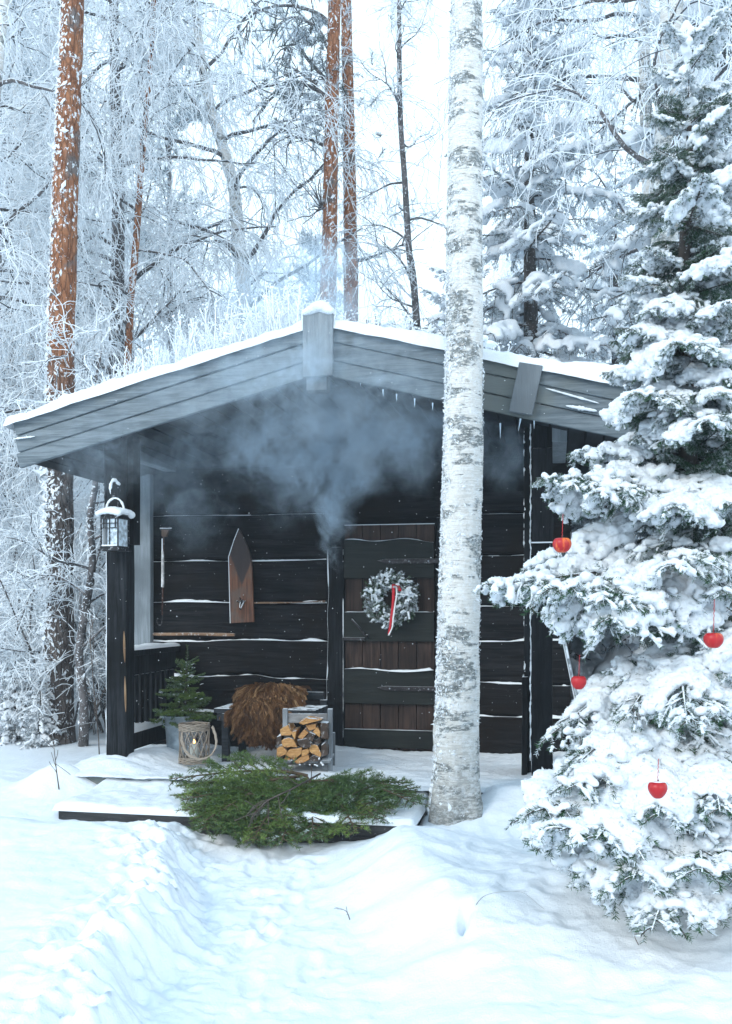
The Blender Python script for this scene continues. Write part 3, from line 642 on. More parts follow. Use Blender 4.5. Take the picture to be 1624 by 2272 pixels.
def birch_crown(mbt, mbc, Pp, R, h0, h1, n1, n2, n3, n4, l1, l2, l3, l4, seed, tw=.0058, el=(.15, .75), hang=.22, azim=None, noise=1.0):
    rng = np.random.default_rng(seed); H = Pp[:, 2]
    hs = np.linspace(h0, h1, n1)+rng.uniform(-.5, .5, n1)*(h1-h0)/n1; i = np.clip(np.searchsorted(H, hs), 1, len(H)-1)
    P0 = Pp[i]; az = rng.uniform(0, 2*pi, n1) if azim is None else rng.normal(azim[0], azim[1], n1); e = rng.uniform(*el, n1)
    D0 = np.stack([np.cos(az)*np.cos(e), np.sin(az)*np.cos(e), np.sin(e)], 1)
    L = l1*rng.uniform(.6, 1.15, n1)*(1-.55*np.clip((hs-h0)/(h1-h0+1e-6), 0, 1)**1.5)
    A = grow(P0, D0, L, 11, .13*noise, .035, rng)
    r0 = np.minimum(R[i]*.45, .012+.011*L); tubes(mbt, A, r0[:, None]*np.linspace(1, .22, 11)[None], 5, 1, a=.0)
    pr = np.repeat(np.arange(n1), n2); t = rng.uniform(.18, 1, len(pr)); p, d = pick(A[pr], t)
    d = d/np.linalg.norm(d, axis=1, keepdims=True)+rng.normal(0, .75, (len(pr), 3)); d[:, 2] += .15
    B = grow(p, d, l2*rng.uniform(.5, 1.2, len(pr)), 8, .20*noise, hang*.55, rng)
    tubes(mbc, B, np.linspace(1.55, .95, 8)[None]*tw, 4, 0, a=rng.uniform(.05, .75, len(pr)))
    pr = np.repeat(np.arange(len(B)), n3); t = rng.uniform(.1, 1, len(pr)); p, d = pick(B[pr], t)
    d = d/np.linalg.norm(d, axis=1, keepdims=True)*.8+rng.normal(0, .6, (len(pr), 3))
    Cc = grow(p, d, l3*rng.uniform(.35, 1.25, len(pr)), 7, .27*noise, hang*1.5, rng)
    tubes(mbc, Cc, np.linspace(1.05, .7, 7)[None]*tw, 3, 0, a=rng.uniform(.35, .95, len(pr)))
    pr = np.repeat(np.arange(len(Cc)), n4); t = rng.uniform(.05, .98, len(pr)); p, d = pick(Cc[pr], t)
    d = d/np.linalg.norm(d, axis=1, keepdims=True)+rng.normal(0, .7, (len(pr), 3))
    Dd = grow(p, d, l4*rng.uniform(.4, 1.3, len(pr)), 4, .32*noise, hang*.9, rng)
    tubes(mbc, Dd, np.linspace(.85, .6, 4)[None]*tw, 3, 0, a=rng.uniform(.45, 1.05, len(pr)))
def birch_tree(label, pts, rad, crown, mat=None, group=None, seed=0, flk=600, cat='birch tree', name='birch_tree', toward=pi, fs=.012):
    pts = np.asarray(pts, float); base = pts[0]
    t = thing(name, base, label, cat, group); mt, mc = MB(), MB()
    Pp, R = trunk(mt, pts, rad, 90, 18, .05, .25, seed)
    for cr in (crown if isinstance(crown, list) else [crown]): birch_crown(mt, mc, Pp, R, seed=seed+cr.get('s', 0), **{k: v for k, v in cr.items() if k != 's'})
    obj('trunk', mt, [mat or M_BIRCHBG, M_BARK], t); obj('crown', mc, M_TWIG, t)
    if flk:
        mf = MB(); flakes(mf, Pp, R, flk, fs, np.random.default_rng(seed), base[2]-.1, base[2]+7, toward, 1.0); obj('bark_snow', mf, M_SNOWP, t)
    return t

# ---------------------------------------------------------------- fir and spruce branches
def needles(mb, P, per_m, ln, wd, rng, m=0, lift=.25, ang=.9, a0=0.0, a1=1.0):
    """needles all round the twigs P (n,k,3)"""
    n, k, _ = P.shape; sl = np.linalg.norm(np.diff(P, axis=1), axis=2).sum(1); cnt = np.maximum(4, (sl*per_m)).astype(int)
    pr = np.repeat(np.arange(n), cnt); N = len(pr); p, d = pick(P[pr], rng.random(N)); d = d/(np.linalg.norm(d, axis=1, keepdims=True)+1e-9)
    r = rng.normal(0, 1, (N, 3)); r[:, 2] += lift; r -= d*(r*d).sum(1, keepdims=True); r /= np.linalg.norm(r, axis=1, keepdims=True)+1e-9
    q = d*np.cos(ang)+r*np.sin(ang); q += rng.normal(0, .12, (N, 3)); q /= np.linalg.norm(q, axis=1, keepdims=True)
    s = np.cross(q, rng.normal(0, 1, (N, 3))); s /= np.linalg.norm(s, axis=1, keepdims=True)+1e-9
    l = (ln*rng.uniform(.7, 1.2, N))[:, None]; w = wd*.5
    tw = np.repeat(rng.uniform(0, 1, n), cnt); a = np.clip(a0+(a1-a0)*(.5*tw+.5*rng.random(N)), 0, 1)
    v = np.stack([p-s*w, p+s*w, p+q*l+s*w*.4, p+q*l-s*w*.4], 1)
    mb.add(v, np.arange(N*4).reshape(N, 4), m, False, np.repeat(a, 4))
def frond_twigs(L, rng, W=.34, droop=.25, gap=.04, sub=.045, sag=.10, curl=.05):
    """axis along +x; returns axis, side twigs, small twigs"""
    k = 16; s = np.linspace(0, 1, k); ax = np.stack([s*L, .03*L*np.sin(s*3+rng.uniform(0, 6)), L*(-droop*s**1.8+curl*s**4)], 1)[None]
    n = max(6, int(L/gap)); t = np.linspace(.10, .97, n)+rng.uniform(-.3, .3, n)/n
    p, d = pick(np.repeat(ax, n, 0), t); d /= np.linalg.norm(d, axis=1, keepdims=True)
    sd = np.where(np.arange(n) % 2, 1, -1)[:, None]; out = np.array([[0, 1., 0]])*sd
    dd = d*rng.uniform(.45, .95, (n, 1))+out*1.0+np.array([0, 0, 1])*rng.normal(-.02, .16, (n, 1))
    ln = W*L*np.clip(np.minimum(1, .35+2.2*t)*(1-t)**.75+.09, .06, 1)*rng.uniform(.7, 1.15, n)
    S = grow(p, dd, ln, 8, .05, sag, rng)
    pr = np.repeat(np.arange(n), np.maximum(2, (ln/sub).astype(int)*2)); m = len(pr); tt = rng.uniform(.12, .95, m)
    p, d = pick(S[pr], tt); d /= np.linalg.norm(d, axis=1, keepdims=True); side = np.cross(d, [0, 0, 1.]); side /= np.linalg.norm(side, axis=1, keepdims=True)+1e-9
    dd = d*.8+side*rng.choice([-1, 1], (m, 1))*rng.uniform(.5, 1, (m, 1))+rng.normal(0, .16, (m, 3)); dd[:, 2] += rng.normal(.02, .12, m)
    T = grow(p, dd, np.clip(ln[pr]*.45*(1-tt*.5), .035, .13)*rng.uniform(.6, 1.2, m), 4, .08, sag*.8, rng)
    return ax, S, T
def make_frond(seed, L=1.0, snow=1.0, per=330, nl=.015, nw=.0024, vox=.009, W=.36, droop=.25, sag=.09, frost=(0., 1.), gap=.04, sub=.045, nm=None, sr=1.0, curl=.05, sleeve=False):
    rng = np.random.default_rng(seed); ax, S, T = frond_twigs(L, rng, W, droop, gap, sub, sag, curl)
    mb = MB(); tubes(mb, ax, np.linspace(.013, .003, 16)[None]*L**.5, 6, 1); tubes(mb, S, np.linspace(.0045, .0018, 8)[None], 4, 1)
    needles(mb, T, per, nl, nw, rng, 0, a0=frost[0], a1=frost[1]); needles(mb, S, per*.8, nl, nw, rng, 0, a0=frost[0], a1=frost[1]); needles(mb, ax, per*.7, nl, nw, rng, 0)
    sn = None
    if snow > 0:
        # snow lies on clusters of twigs, thickest over the inner fan
        Q = np.concatenate([pick(S, rng.uniform(.0, 1.0, len(S)))[0] for _ in range(5)]+[pick(T, rng.uniform(.2, 1, len(T)))[0]]+[pick(np.repeat(ax, 26, 0), rng.uniform(.15, 1, 26))[0]])
        cl = fbm(Q[:, 0]*5/L, Q[:, 1]*5/L, 0, seed, 3)
        keep = cl+rng.normal(0, .28, len(Q)) > .62-snow*.72; Q = Q[keep]; cl = cl[keep]
        xx = Q[:, 0]/L; rr = sr*(.013+.030*np.clip(.55+.6*cl, .1, 1)*np.sin(np.clip(xx*.9+.12, 0, 1)*pi)**.6*rng.uniform(.55, 1.15, len(Q)))
        Q[:, 2] += rr*.55+.006
        Q, rr = Q[rr > .0165*sr], rr[rr > .0165*sr]
        if len(Q): sn = remesh_snow(Q, rr, vox, .72, .009, 22, seed, 2)
    if sleeve and snow > 0:                                              # frost and snow wrapped round single twigs
        v, f = sn; b = MB(); b.add(v, f, 0, True)
        for G, fr_, k in ((T, .48, 4), (S, .45, 8)):
            g = G[rng.random(len(G)) < fr_]; g = g[:, max(0, k//4-1):] if k == 8 else g; g = g.copy(); g[:, :, 2] += .004
            r = (.0042+.0055*rng.random((len(g), 1)))*(1+.45*rng.normal(0, 1, g.shape[:2])).clip(.35, 2.0); tubes(b, g, r, 5, 0, cap=True)
        sn = (b.arrays(), None, b)
    return mb, sn
FR = []
for i in range(9):
    mb, sn = make_frond(100+i, 1.0, [1.15, 1.0, .8, 1.2, .9, .65, .45, 1.1, .95][i], droop=[.12, .18, .3, .10, .22, .35, .3, .15, .42][i], W=[.50, .46, .44, .52, .44, .42, .44, .48, .44][i], sr=1.3, per=520, gap=.032, sub=.034, nl=.019, nw=.0032, sag=.13, sleeve=True)
    fm = mb.mesh('branch', [M_NEEDLE, M_BARKS]); s2 = sn[2]; tri = [q for q, _, _ in s2.Fs if q.shape[1] == 4]; crystals(s2, s2.arrays(), np.concatenate(tri), 5200, .0052, np.random.default_rng(i)); FR.append((fm, s2.mesh('branch_snow', M_SNOWP), mb, s2))
def dirmat(p, d, s, roll=0.0, wz=1.0):
    """placing matrix: x along d, z up"""
    d = np.asarray(d, float); d = d/np.linalg.norm(d); y = np.cross([0, 0, 1.], d); y /= np.linalg.norm(y); z = np.cross(d, y)
    y, z = y*cos(roll)+z*sin(roll), z*cos(roll)-y*sin(roll)
    M = np.eye(4); M[:3, 0] = d*s; M[:3, 1] = y*s*wz; M[:3, 2] = z*s; M[:3, 3] = p; return M
def hang_branch(tree, fr, M):
    b = bpy.data.objects.new('branch', FR[fr][0]); COL.objects.link(b); b.parent = tree
    Ml = np.array(M); Ml[:3, 3] -= np.array(tree['wp']); b.matrix_local = Matrix(Ml.tolist())
    s = bpy.data.objects.new('branch_snow', FR[fr][1]); COL.objects.link(s); s.parent = b
    return b
# ================================================================ the near trees
# birch in front of the porch
bp = at_z(1010, 1822, .16)
pts = [bp+np.array([.0, 0, -.12])]+[at_d(u, v, 5.93) for u, v in ((1012, 1700), (1020, 1300), (1029, 900), (1031, 500), (1035, 150), (1036, 0))]
pts = np.array(pts+[pts[-1]+np.array([.03, .02, 1.2]), pts[-1]+np.array([.05, .0, 2.6]), pts[-1]+np.array([.0, .0, 4.0])])
fb = thing('birch_tree', pts[0], 'large white birch trunk crusted with frost standing in front of the porch door', 'birch tree')
mt, mc, mf = MB(), MB(), MB()
Pp, R = trunk(mt, pts, [.175, .140, .128, .119, .110, .101, .093, .08, .055, .022], 420, 72, .055, .42, 3, rsc=4)
birch_crown(mt, mc, Pp, R, 5.9, 9.3, 12, 8, 7, 3, 1.7, .8, .7, .16, 5)
obj('trunk', mt, [M_BIRCH, M_BARK], fb); obj('crown', mc, M_TWIG, fb)
rg = np.random.default_rng(8)
flakes(mf, Pp, R, 14000, .0062, rg, .15, 6, pi+.25, .5, out=.45); flakes(mf, Pp, R, 1900, .007, rg, .15, 6, -pi/2-.4, .7, out=.35); flakes(mf, Pp, R, 1800, .0055, rg, .15, 6, .2, .35, out=.4)
obj('bark_frost', mf, M_SNOWP, fb)
rs = MB(); q = []                                                       # snow plastered on the windward side and the foot
for _ in range(420):
    i = rg.integers(0, 300); z = Pp[i, 2]; an = rg.normal(pi+.3, .6); q.append((Pp[i]+R[i]*np.array([cos(an), sin(an), 0])*.99, rg.uniform(.006, .016)*(1+1.3*np.exp(-(z-.2)/.35))))
v, f = remesh_snow([a for a, _ in q], [b for _, b in q], .0075, 1.0, .004, 30, 3, 2); rs.add(v, f, 0, True); obj('trunk_snow', rs, M_SNOWP, fb)

# the spruce on the right, hung with apples
sb_ = np.array([.62, 4.62, gh(.62, 4.62)]); SPH = 4.35
sp = thing('spruce_tree', sb_, 'young spruce bowed under thick snow and hung with red apples at the right', 'spruce tree')
mt = MB(); tp = [sb_+np.array([0, 0, -.1]), sb_+np.array([.01, .01, 1.2]), sb_+np.array([-.03, .01, 2.6]), sb_+np.array([-.02, 0, SPH-.4]), sb_+np.array([-.03, 0, SPH])]
tp[-1] = at_d(1521, 60, 4.42); tp[-2] = at_d(1530, 300, 4.42)
Pp, R = trunk(mt, tp, [.055, .05, .036, .014, .004], 120, 14, .06, .2, 5); obj('trunk', mt, M_BARKS, sp)
rg = np.random.default_rng(77)
def aim(tip, root_h, fr, w=1.0, roll=0.0, dz=0.0):
    """a branch from the trunk at height root_h whose tip lies at 'tip'; its own droop is allowed for"""
    r = np.array([np.interp(root_h, Pp[:, 2], Pp[:, 0]), np.interp(root_h, Pp[:, 2], Pp[:, 1]), root_h]); d = np.asarray(tip, float)-r; L = np.linalg.norm(d)
    d[2] += dz*L; hang_branch(sp, fr, dirmat(r, d, np.linalg.norm(d), roll, w))
# fans seen one by one in the photo: (tip u, tip v, distance, root height, kind, width)
for u, v, d, h, k, w, dz in (
    (1185, 1075, 4.25, 2.15, 0, 1.0, .10), (1330, 1120, 3.95, 2.10, 3, 1.0, .12), (1260, 1010, 4.5, 2.22, 1, .9, .12),
    (1085, 1325, 4.15, 1.72, 3, 1.05, .10), (1200, 1335, 3.85, 1.70, 0, 1.0, .12), (1330, 1400, 3.75, 1.66, 7, 1.0, .14), (1165, 1260, 4.5, 1.80, 1, .9, .10),
    (1500, 1290, 3.7, 1.86, 3, 1.1, .12), (1610, 1330, 3.8, 1.80, 0, 1.1, .10), (1400, 890, 3.95, 2.52, 0, 1.2, .12), (1395, 950, 4.2, 2.42, 6, 1.1, .10),
    (1580, 960, 3.8, 2.46, 3, 1.1, .12), (1185, 1575, 4.05, 1.28, 5, .9, .14), (1240, 1660, 3.85, 1.22, 6, 1.0, .15), (1400, 1560, 3.8, 1.30, 5, 1.0, .2),
    (1140, 1780, 4.0, .96, 2, 1.0, .14), (1165, 1850, 3.75, .84, 0, 1.15, .15), (1265, 1925, 3.55, .74, 3, 1.2, .16), (1390, 1990, 3.5, .66, 7, 1.2, .16), (1450, 2010, 3.45, .62, 2, 1.2, .16), (1320, 1900, 3.5, .86, 7, 1.2, .15),
    (1540, 1985, 3.45, .68, 0, 1.2, .15), (1640, 1950, 3.6, .72, 3, 1.2, .15), (1250, 1760, 3.7, 1.02, 1, 1.1, .14), (1450, 1850, 3.5, 1.0, 7, 1.1, .15), (1580, 1800, 3.5, 1.1, 4, 1.1, .15),
    (1440, 660, 4.05, 2.95, 2, 1.1, .12), (1390, 720, 4.1, 2.8, 4, 1.1, .12), (1490, 780, 3.85, 2.75, 0, 1.1, .12), (1625, 680, 4.0, 2.85, 3, 1.1, .10),
    (1385, 600, 4.4, 2.96, 2, 1.1, .10), (1430, 810, 4.2, 2.66, 1, 1.1, .1), (1610, 1560, 3.7, 1.40, 2, 1.1, .15), (1500, 1560, 3.6, 1.35, 5, 1.1, .2), (1620, 1130, 3.8, 2.12, 7, 1.1, .12),
    (1480, 1120, 3.75, 2.05, 4, 1.0, .15), (1640, 830, 3.9, 2.62, 4, 1.1, .12)):
    aim(at_d(u, v, d), h, k, w, rg.normal(0, .10), dz)
ga = 0.6
for h in np.concatenate([np.linspace(.35, 2.9, 34), np.linspace(2.95, 4.15, 26)]):   # the rest of the whorls
    ga += 2.399; L = .95*(1-(h-.2)/(SPH+.05))**.82+.10; L *= rg.uniform(.8, 1.1)
    if cos(ga) < -.15 and h > 2.2: L *= .64
    if cos(ga) < .25 and .95 < h < 1.75: continue
    if sin(ga) < -.35 and h < 2.4 and rg.random() < .6: continue
    e = np.interp(h, [.3, 2.0, 3.4, 4.2], [-.10, .0, .35, .75]); d = np.array([cos(ga)*cos(e), sin(ga)*cos(e), sin(e)])
    r = np.array([np.interp(h, Pp[:, 2], Pp[:, 0]), np.interp(h, Pp[:, 2], Pp[:, 1]), h])
    hang_branch(sp, int(rg.choice([0, 1, 2, 4, 5, 6, 8, 7])), dirmat(r, d, L, rg.normal(0, .2), rg.uniform(.85, 1.1)))
it = MB()                                                               # dark twigs close to the trunk
for _ in range(170):
    h = rg.uniform(.3, SPH-.45); an = rg.uniform(0, 2*pi); r = np.array([np.interp(h, Pp[:, 2], Pp[:, 0]), np.interp(h, Pp[:, 2], Pp[:, 1]), h]); e = rg.uniform(-.5, .5)
    it.place(FR[rg.integers(0, 9)][2], dirmat(r, (cos(an)*cos(e), sin(an)*cos(e), sin(e)), rg.uniform(.22, .5)*(1-h/SPH)**.5+.08, rg.normal(0, .5)))
obj('inner_twigs', it, [M_NEEDLE, M_BARKS], sp)
ld_ = MB(); tw = np.stack([Pp[-34:]]); needles(ld_, tw, 900, .02, .003, rg, 0); v, f = remesh_snow(np.repeat(Pp[-40:], 2, 0)+rg.normal(0, .012, (80, 3)), rg.uniform(.012, .026, 80), .009, 1, .004, 20, 2, 2)
ob = obj('leader', ld_, M_NEEDLE, sp); s2 = MB(); s2.add(v, f, 0, True); obj('branch_snow', s2, M_SNOWP, ob)

# apples
t = NT('red_apple_skin'); c = t.co(); n = t.noise(t.map(c, (14, 14, 5)), 2, 4)
M_APPLE = t.done(t.mix(t.ramp(t.ma('ADD', n, t.ma('MULTIPLY', t.var(), .22)), .60, .82), (.40, .008, .012), (.82, .20, .03)), .33, t.bump(t.noise(c, 30, 3), .2, .003), spec=.4)
M_STRING = m_plain('red_string', (.42, .03, .035), .8)
AP = []
for (u, v, d, up, rr, lab) in ((1247, 1209, 3.92, 95, .0385, 'orange red apple half sunk into snow of the wide upper branch'), (1583, 1420, 3.72, 125, .038, 'bright red apple hanging on a long cord at the far right edge'),
                             (1284, 1514, 3.95, 85, .0315, 'dark red tapered apple hanging before the leaning pole'), (1459, 1752, 3.45, 95, .034, 'red heart shaped apple with a cap of snow hanging lowest')):
    c = at_d(u, v, d); a = thing('apple', c, lab, 'apple ornament', 'red apples hung on the spruce')
    mb = MB(); th = np.linspace(0, pi, 22); tape = {3: .16, 2: .10}.get(len(AP), .03)
    prof = [(max(1e-4, rr*sin(q)*(1+.10*cos(q)+tape*cos(q))), rr*(.93*cos(q)-.32*np.exp(-(q/.42)**2)+(.12*np.exp(-((pi-q)/.35)**2)))*(1.12 if len(AP) >= 2 else 1)) for q in th]
    lathe(mb, c, prof[::-1], 28, a=[.6, .3, -.3, 0][len(AP)]); obj('fruit', mb, M_APPLE, a)
    st_ = MB(); n = 16; s = np.linspace(0, 1, n); top = at_d(u+2, v-up*.72, d+.02); P0 = c+np.array([0, 0, rr*.6]); tubes(st_, P0+(top-P0)*s[:, None]+np.stack([.0015*np.sin(s*40), .0015*np.cos(s*40), 0*s], 1), .0015, 5); obj('string', st_, M_STRING, a)
    sm = MB(); tubes(sm, [c+np.array([0, 0, rr*.55]), c+np.array([.004, 0, rr*1.05])], .0018, 5); obj('stalk', sm, M_BARKS, a)
    if len(AP) == 3:
        cm = MB(); v_, f_ = remesh_snow([c+np.array([x, 0, rr*.72]) for x in (-.018, -.006, .006, .018)], .011, .004, .7, .001, 40, 1, 2); cm.add(v_, f_, 0, True); obj('snow_cap', cm, M_SNOWP, a)
    AP.append(a)

# tall pine by the left corner
pb_ = at_z(130, 1648, .2)
pts = [pb_+np.array([0, 0, -.15])]+[at_d(u, v, 9.25) for u, v in ((131, 1560), (131, 1100), (135, 800), (144, 450), (154, 200), (161, 0))]; dlt = pts[-1]-pts[-2]
pts = np.array(pts+[pts[-1]+dlt*2.5, pts[-1]+dlt*5, pts[-1]+dlt*7])
pn = thing('pine_tree', pts[0], 'thick orange barked pine trunk with snow flecks at the left corner of the cabin', 'pine tree')
mt, mf, mc = MB(), MB(), MB(); rg = np.random.default_rng(12)
Pp, R = trunk(mt, pts, [.165, .142, .136, .13, .122, .114, .107, .09, .06, .03], 260, 44, .045, .2, 9, rsc=3)
obj('trunk', mt, M_PINE, pn); flakes(mf, Pp, R, 1100, .018, rg, .2, 7.8, -pi/2-.75, .55, out=.15); flakes(mf, Pp, R, 3600, .014, rg, .2, 7.8, pi+.25, .36, out=.45)
flakes(mf, Pp, R, 3600, .024, rg, .2, 3.2, pi+.45, .6, out=.5); obj('bark_snow', mf, M_SNOWP, pn)
birch_crown(mt2 := MB(), mc, Pp, R, 9.5, 13.0, 14, 6, 5, 2, 1.4, .6, .3, .12, 3, hang=.05)
tw = MB(); needles(tw, grow(rg.normal(0, 1, (260, 3))*[.9, .9, 1.2]+Pp[-30], rg.normal(0, 1, (260, 3)), .22, 4, .1, 0, rg), 220, .06, .006, rg); tw.place(mt2, np.eye(4), 1)
obj('crown', tw, [M_NEEDLE_BG, M_BARK], pn)
# ================================================================ the forest behind
def low(u, v, d, z=.2): p = at_d(u, v, d); return p
def line(pts, d, zb=.15):
    """trunk points: pixels at distance d, then straight down to the snow"""
    q = [at_d(u, v, d) for u, v in pts]; b = q[0].copy(); sl = (q[0]-q[1])/(abs((q[0]-q[1])[2])+1e-6); b = q[0]+sl*(q[0][2]-zb)*.6; b[2] = zb-.05
    e = q[-1]+(q[-1]-q[-2])/np.linalg.norm(q[-1]-q[-2])*3.2
    return np.array([b]+q+[e])
K = dict(n3=8, n4=3)
birch_tree('white birch trunk bending left, its hoarfrosted twigs hanging like a curtain beyond the roof', line([(541, 660), (532, 560), (515, 400), (470, 250), (452, 170), (430, 0)], 14),
           [.12, .11, .10, .085, .075, .068, .055, .012], [dict(h0=4.0, h1=13.5, n1=34, n2=9, l1=2.6, l2=1.2, l3=1.0, l4=.24, **K)], M_BIRCHBG, None, 21)
birch_tree('dark trunked tree with frosted upright limbs between the orange pine and the reddish stem', line([(258, 760), (262, 560), (262, 400), (256, 200), (252, 0)], 12.5),
           [.11, .10, .085, .08, .07, .06, .012], [dict(h0=2.6, h1=12, n1=34, n2=9, l1=2.3, l2=1.1, l3=.8, l4=.22, **K)], M_BARK, None, 22, 500, 'tree', 'frosted_tree')
birch_tree('thin reddish stem leaning right under frost behind the left roof slope', line([(285, 760), (300, 560), (315, 350), (333, 150), (341, 0)], 11.8),
           [.05, .048, .044, .038, .034, .03, .01], [dict(h0=4.2, h1=10.5, n1=16, n2=7, l1=1.5, l2=.8, l3=.7, l4=.2, **K)], M_PINE2, None, 23, 200, 'tree', 'frosted_tree')
birch_tree('frosted birch at the far left edge with twigs drooping before the pine trunk', line([(-60, 1000), (-50, 700), (-40, 400), (-10, 200), (10, 0)], 10.5),
           [.10, .09, .08, .07, .06, .05, .01], [dict(h0=2.8, h1=9.5, n1=28, n2=9, l1=2.0, l2=1.0, l3=.75, l4=.2, **K)], M_BIRCHBG, None, 24)
birch_tree('slim grey birch alone in the white gap left of the big birch trunk', line([(925, 720), (908, 560), (898, 400), (888, 250), (885, 0)], 13),
           [.055, .05, .045, .04, .036, .03, .008], [dict(h0=4.2, h1=11, n1=20, n2=6, n3=5, n4=3, l1=.85, l2=.5, l3=.36, l4=.14, tw=.0042, el=(.4, 1.0), hang=.06)], M_BARK, None, 25, 250)
birch_tree('white birch stem high up behind the apple spruce, crown weeping to its left', line([(1440, 420), (1436, 300), (1431, 200), (1428, 0)], 12),
           [.09, .085, .08, .075, .07, .01], [dict(h0=6.0, h1=12.5, n1=16, n2=8, l1=2.0, l2=1.3, l3=1.1, l4=.2, azim=(2.9, .8), **K)], M_BIRCHBG, None, 26)
birch_tree('broad white birch trunk rising behind the top of the apple spruce', line([(1462, 1100), (1470, 700), (1478, 400), (1486, 150), (1490, 0)], 8.6),
           [.13, .125, .12, .115, .11, .10, .03], [dict(h0=5.2, h1=10, n1=22, n2=8, l1=1.8, l2=1.1, l3=.9, l4=.18, **K)], M_BIRCH, None, 27, 1200)
# crooked young tree and bushes at the left, hanging full of frost
birch_tree('crooked snow plastered sapling standing close beside the pine trunk', [at_z(184, 1655, .2)-np.array([0, 0, .1])]+[at_d(u, v, 8.8) for u, v in ((186, 1560), (176, 1450), (190, 1350), (205, 1250), (200, 1150), (212, 1060), (205, 900), (225, 780))],
           [.045, .04, .036, .036, .034, .03, .026, .018, .008], [dict(h0=1.0, h1=4.0, n1=14, n2=6, n3=5, n4=3, l1=.9, l2=.45, l3=.3, l4=.1, tw=.004, el=(.3, .9), hang=.08)], M_BARK, None, 28, 500, 'sapling', 'sapling')
def bush(label, u, v, d, h, n, seed, spread=.5):
    b = at_d(u, v, d); b[2] = gh(b[0], b[1]); t = thing('frosted_bush', b, label, 'bush', 'hoarfrosted bushes left of the cabin'); rng = np.random.default_rng(seed)
    mt, mc = MB(), MB(); D0 = rng.normal(0, spread, (n, 3)); D0[:, 2] = 1.3; A = grow(b+rng.normal(0, .16, (n, 3))*[1, 1, 0]-[0, 0, .05], D0, h*rng.uniform(.5, 1.1, n), 12, .12, .02, rng)
    tubes(mt, A, np.linspace(.014, .005, 12)[None], 5, 0)
    P0 = A
    for (m, l, k, r, g_, a) in ((7, .38, 7, .0058, .03, (.2, .8)), (6, .22, 5, .0048, .06, (.4, 1)), (4, .11, 4, .0040, .04, (.5, 1.05))):
        pr = np.repeat(np.arange(len(P0)), m); t_ = rng.uniform(.2, 1, len(pr)); p, dd = pick(P0[pr], t_); dd = dd/np.linalg.norm(dd, axis=1, keepdims=True)+rng.normal(0, .65, (len(pr), 3))
        P0 = grow(p, dd, l*h*.55*rng.uniform(.5, 1.3, len(pr)), k, .2, g_, rng); tubes(mc, P0, np.linspace(1.1, .75, k)[None]*r, 3, 0, a=rng.uniform(*a, len(pr)))
    obj('stems', mt, M_BARK, t); obj('crown', mc, M_TWIG, t); return t
for i, (u, v, d, h, n, lab) in enumerate(((20, 1630, 9.6, 2.4, 14, 'hoarfrosted bush filling the left edge beside the pine foot'), (75, 1500, 11, 3.3, 15, 'tall frosted bush glimpsed left of the pine trunk under the eave'), (215, 1560, 9.9, 2.9, 14, 'frosted bush seen between the pine trunk and the porch post'),
                                        (300, 1500, 11.5, 3.4, 14, 'frosted bush behind the railing and grey corner board'), (60, 1100, 13, 5.0, 16, 'pale frosted thicket under the left end of the roof'), (230, 900, 12, 4.6, 16, 'frosted bush rising above the left roof slope behind the pine'),
                                        (380, 800, 14.5, 5.2, 16, 'frosted bush with dense pale twigs above the middle of the left slope'), (-40, 900, 12, 4.8, 16, 'frosted bush cut by the left edge of the picture above the eave'))):
    bush(lab, u, v, d, h, n, 40+i)

# spruces of the forest
FB = []
for i in range(5):
    mb, sn = make_frond(300+i, 1.0, [.75, .5, .9, .35, .6][i], per=150, nl=.026, nw=.0052, vox=.022, W=[.40, .34, .42, .36, .30][i], droop=[.32, .5, .22, .6, .45][i], sag=[.16, .24, .12, .3, .34][i], gap=.052, sub=.062, frost=(.05, 1.0), sr=1.35, curl=.12)
    s2 = MB(); s2.add(sn[0], sn[1], 0, True); FB.append((mb, s2))
def spruce_meshes(seed, H, W0, gap, snow=True, bare=.12, top=.12, eh=(-.25, .35)):
    rng = np.random.default_rng(seed); mt, mc, ms = MB(), MB(), MB()
    Pp, R = trunk(mt, [(0, 0, -.2), (.02, .01, H*.3), (-.03, .02, H*.7), (0, 0, H)], [.016*H+.02, .012*H, .006*H, .006], 60, 10, .05, .2, seed)
    a = rng.uniform(0, 6); h = H*bare
    while h < H*.985:
        f = (h-H*bare)/(H*(1-bare))
        for _ in range(rng.integers(4, 6)):
            a += 2.399+rng.normal(0, .2); L = (W0*(1-f)**.7+top)*rng.uniform(.7, 1.15); e = np.interp(f, [0, .5, 1], [eh[0], 0, eh[1]*2])+rng.normal(0, .08)
            M = dirmat(np.array([np.interp(h, Pp[:, 2], Pp[:, 0]), np.interp(h, Pp[:, 2], Pp[:, 1]), h+rng.normal(0, .05)]), (cos(a)*cos(e), sin(a)*cos(e), sin(e)), L, rng.normal(0, .15), rng.uniform(.85, 1.15))
            k = rng.integers(0, 5); mc.place(FB[k][0], M)
            if snow: ms.place(FB[k][1], M)
        h += gap*(1-.45*f)*rng.uniform(.8, 1.2)
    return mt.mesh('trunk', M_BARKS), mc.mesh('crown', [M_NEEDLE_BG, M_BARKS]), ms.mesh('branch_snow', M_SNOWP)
SPR = [spruce_meshes(1, 9.0, 1.5, .30, top=.25), spruce_meshes(2, 6.0, 1.25, .25, top=.2), spruce_meshes(3, 3.0, .95, .17, bare=.05), spruce_meshes(4, 11.0, 1.8, .36, eh=(-.5, .2), top=.25)]
def spruce(k, p, rot, sc, label, group=None, cat='spruce tree'):
    t = thing('spruce_tree', p, label, cat, group); t.rotation_euler[2] = rot; t.scale = (sc, sc, sc)
    for nm, me in zip(('trunk', 'crown', 'branch_snow'), SPR[k]):
        o = bpy.data.objects.new(nm, me); COL.objects.link(o); o.parent = t
    return t
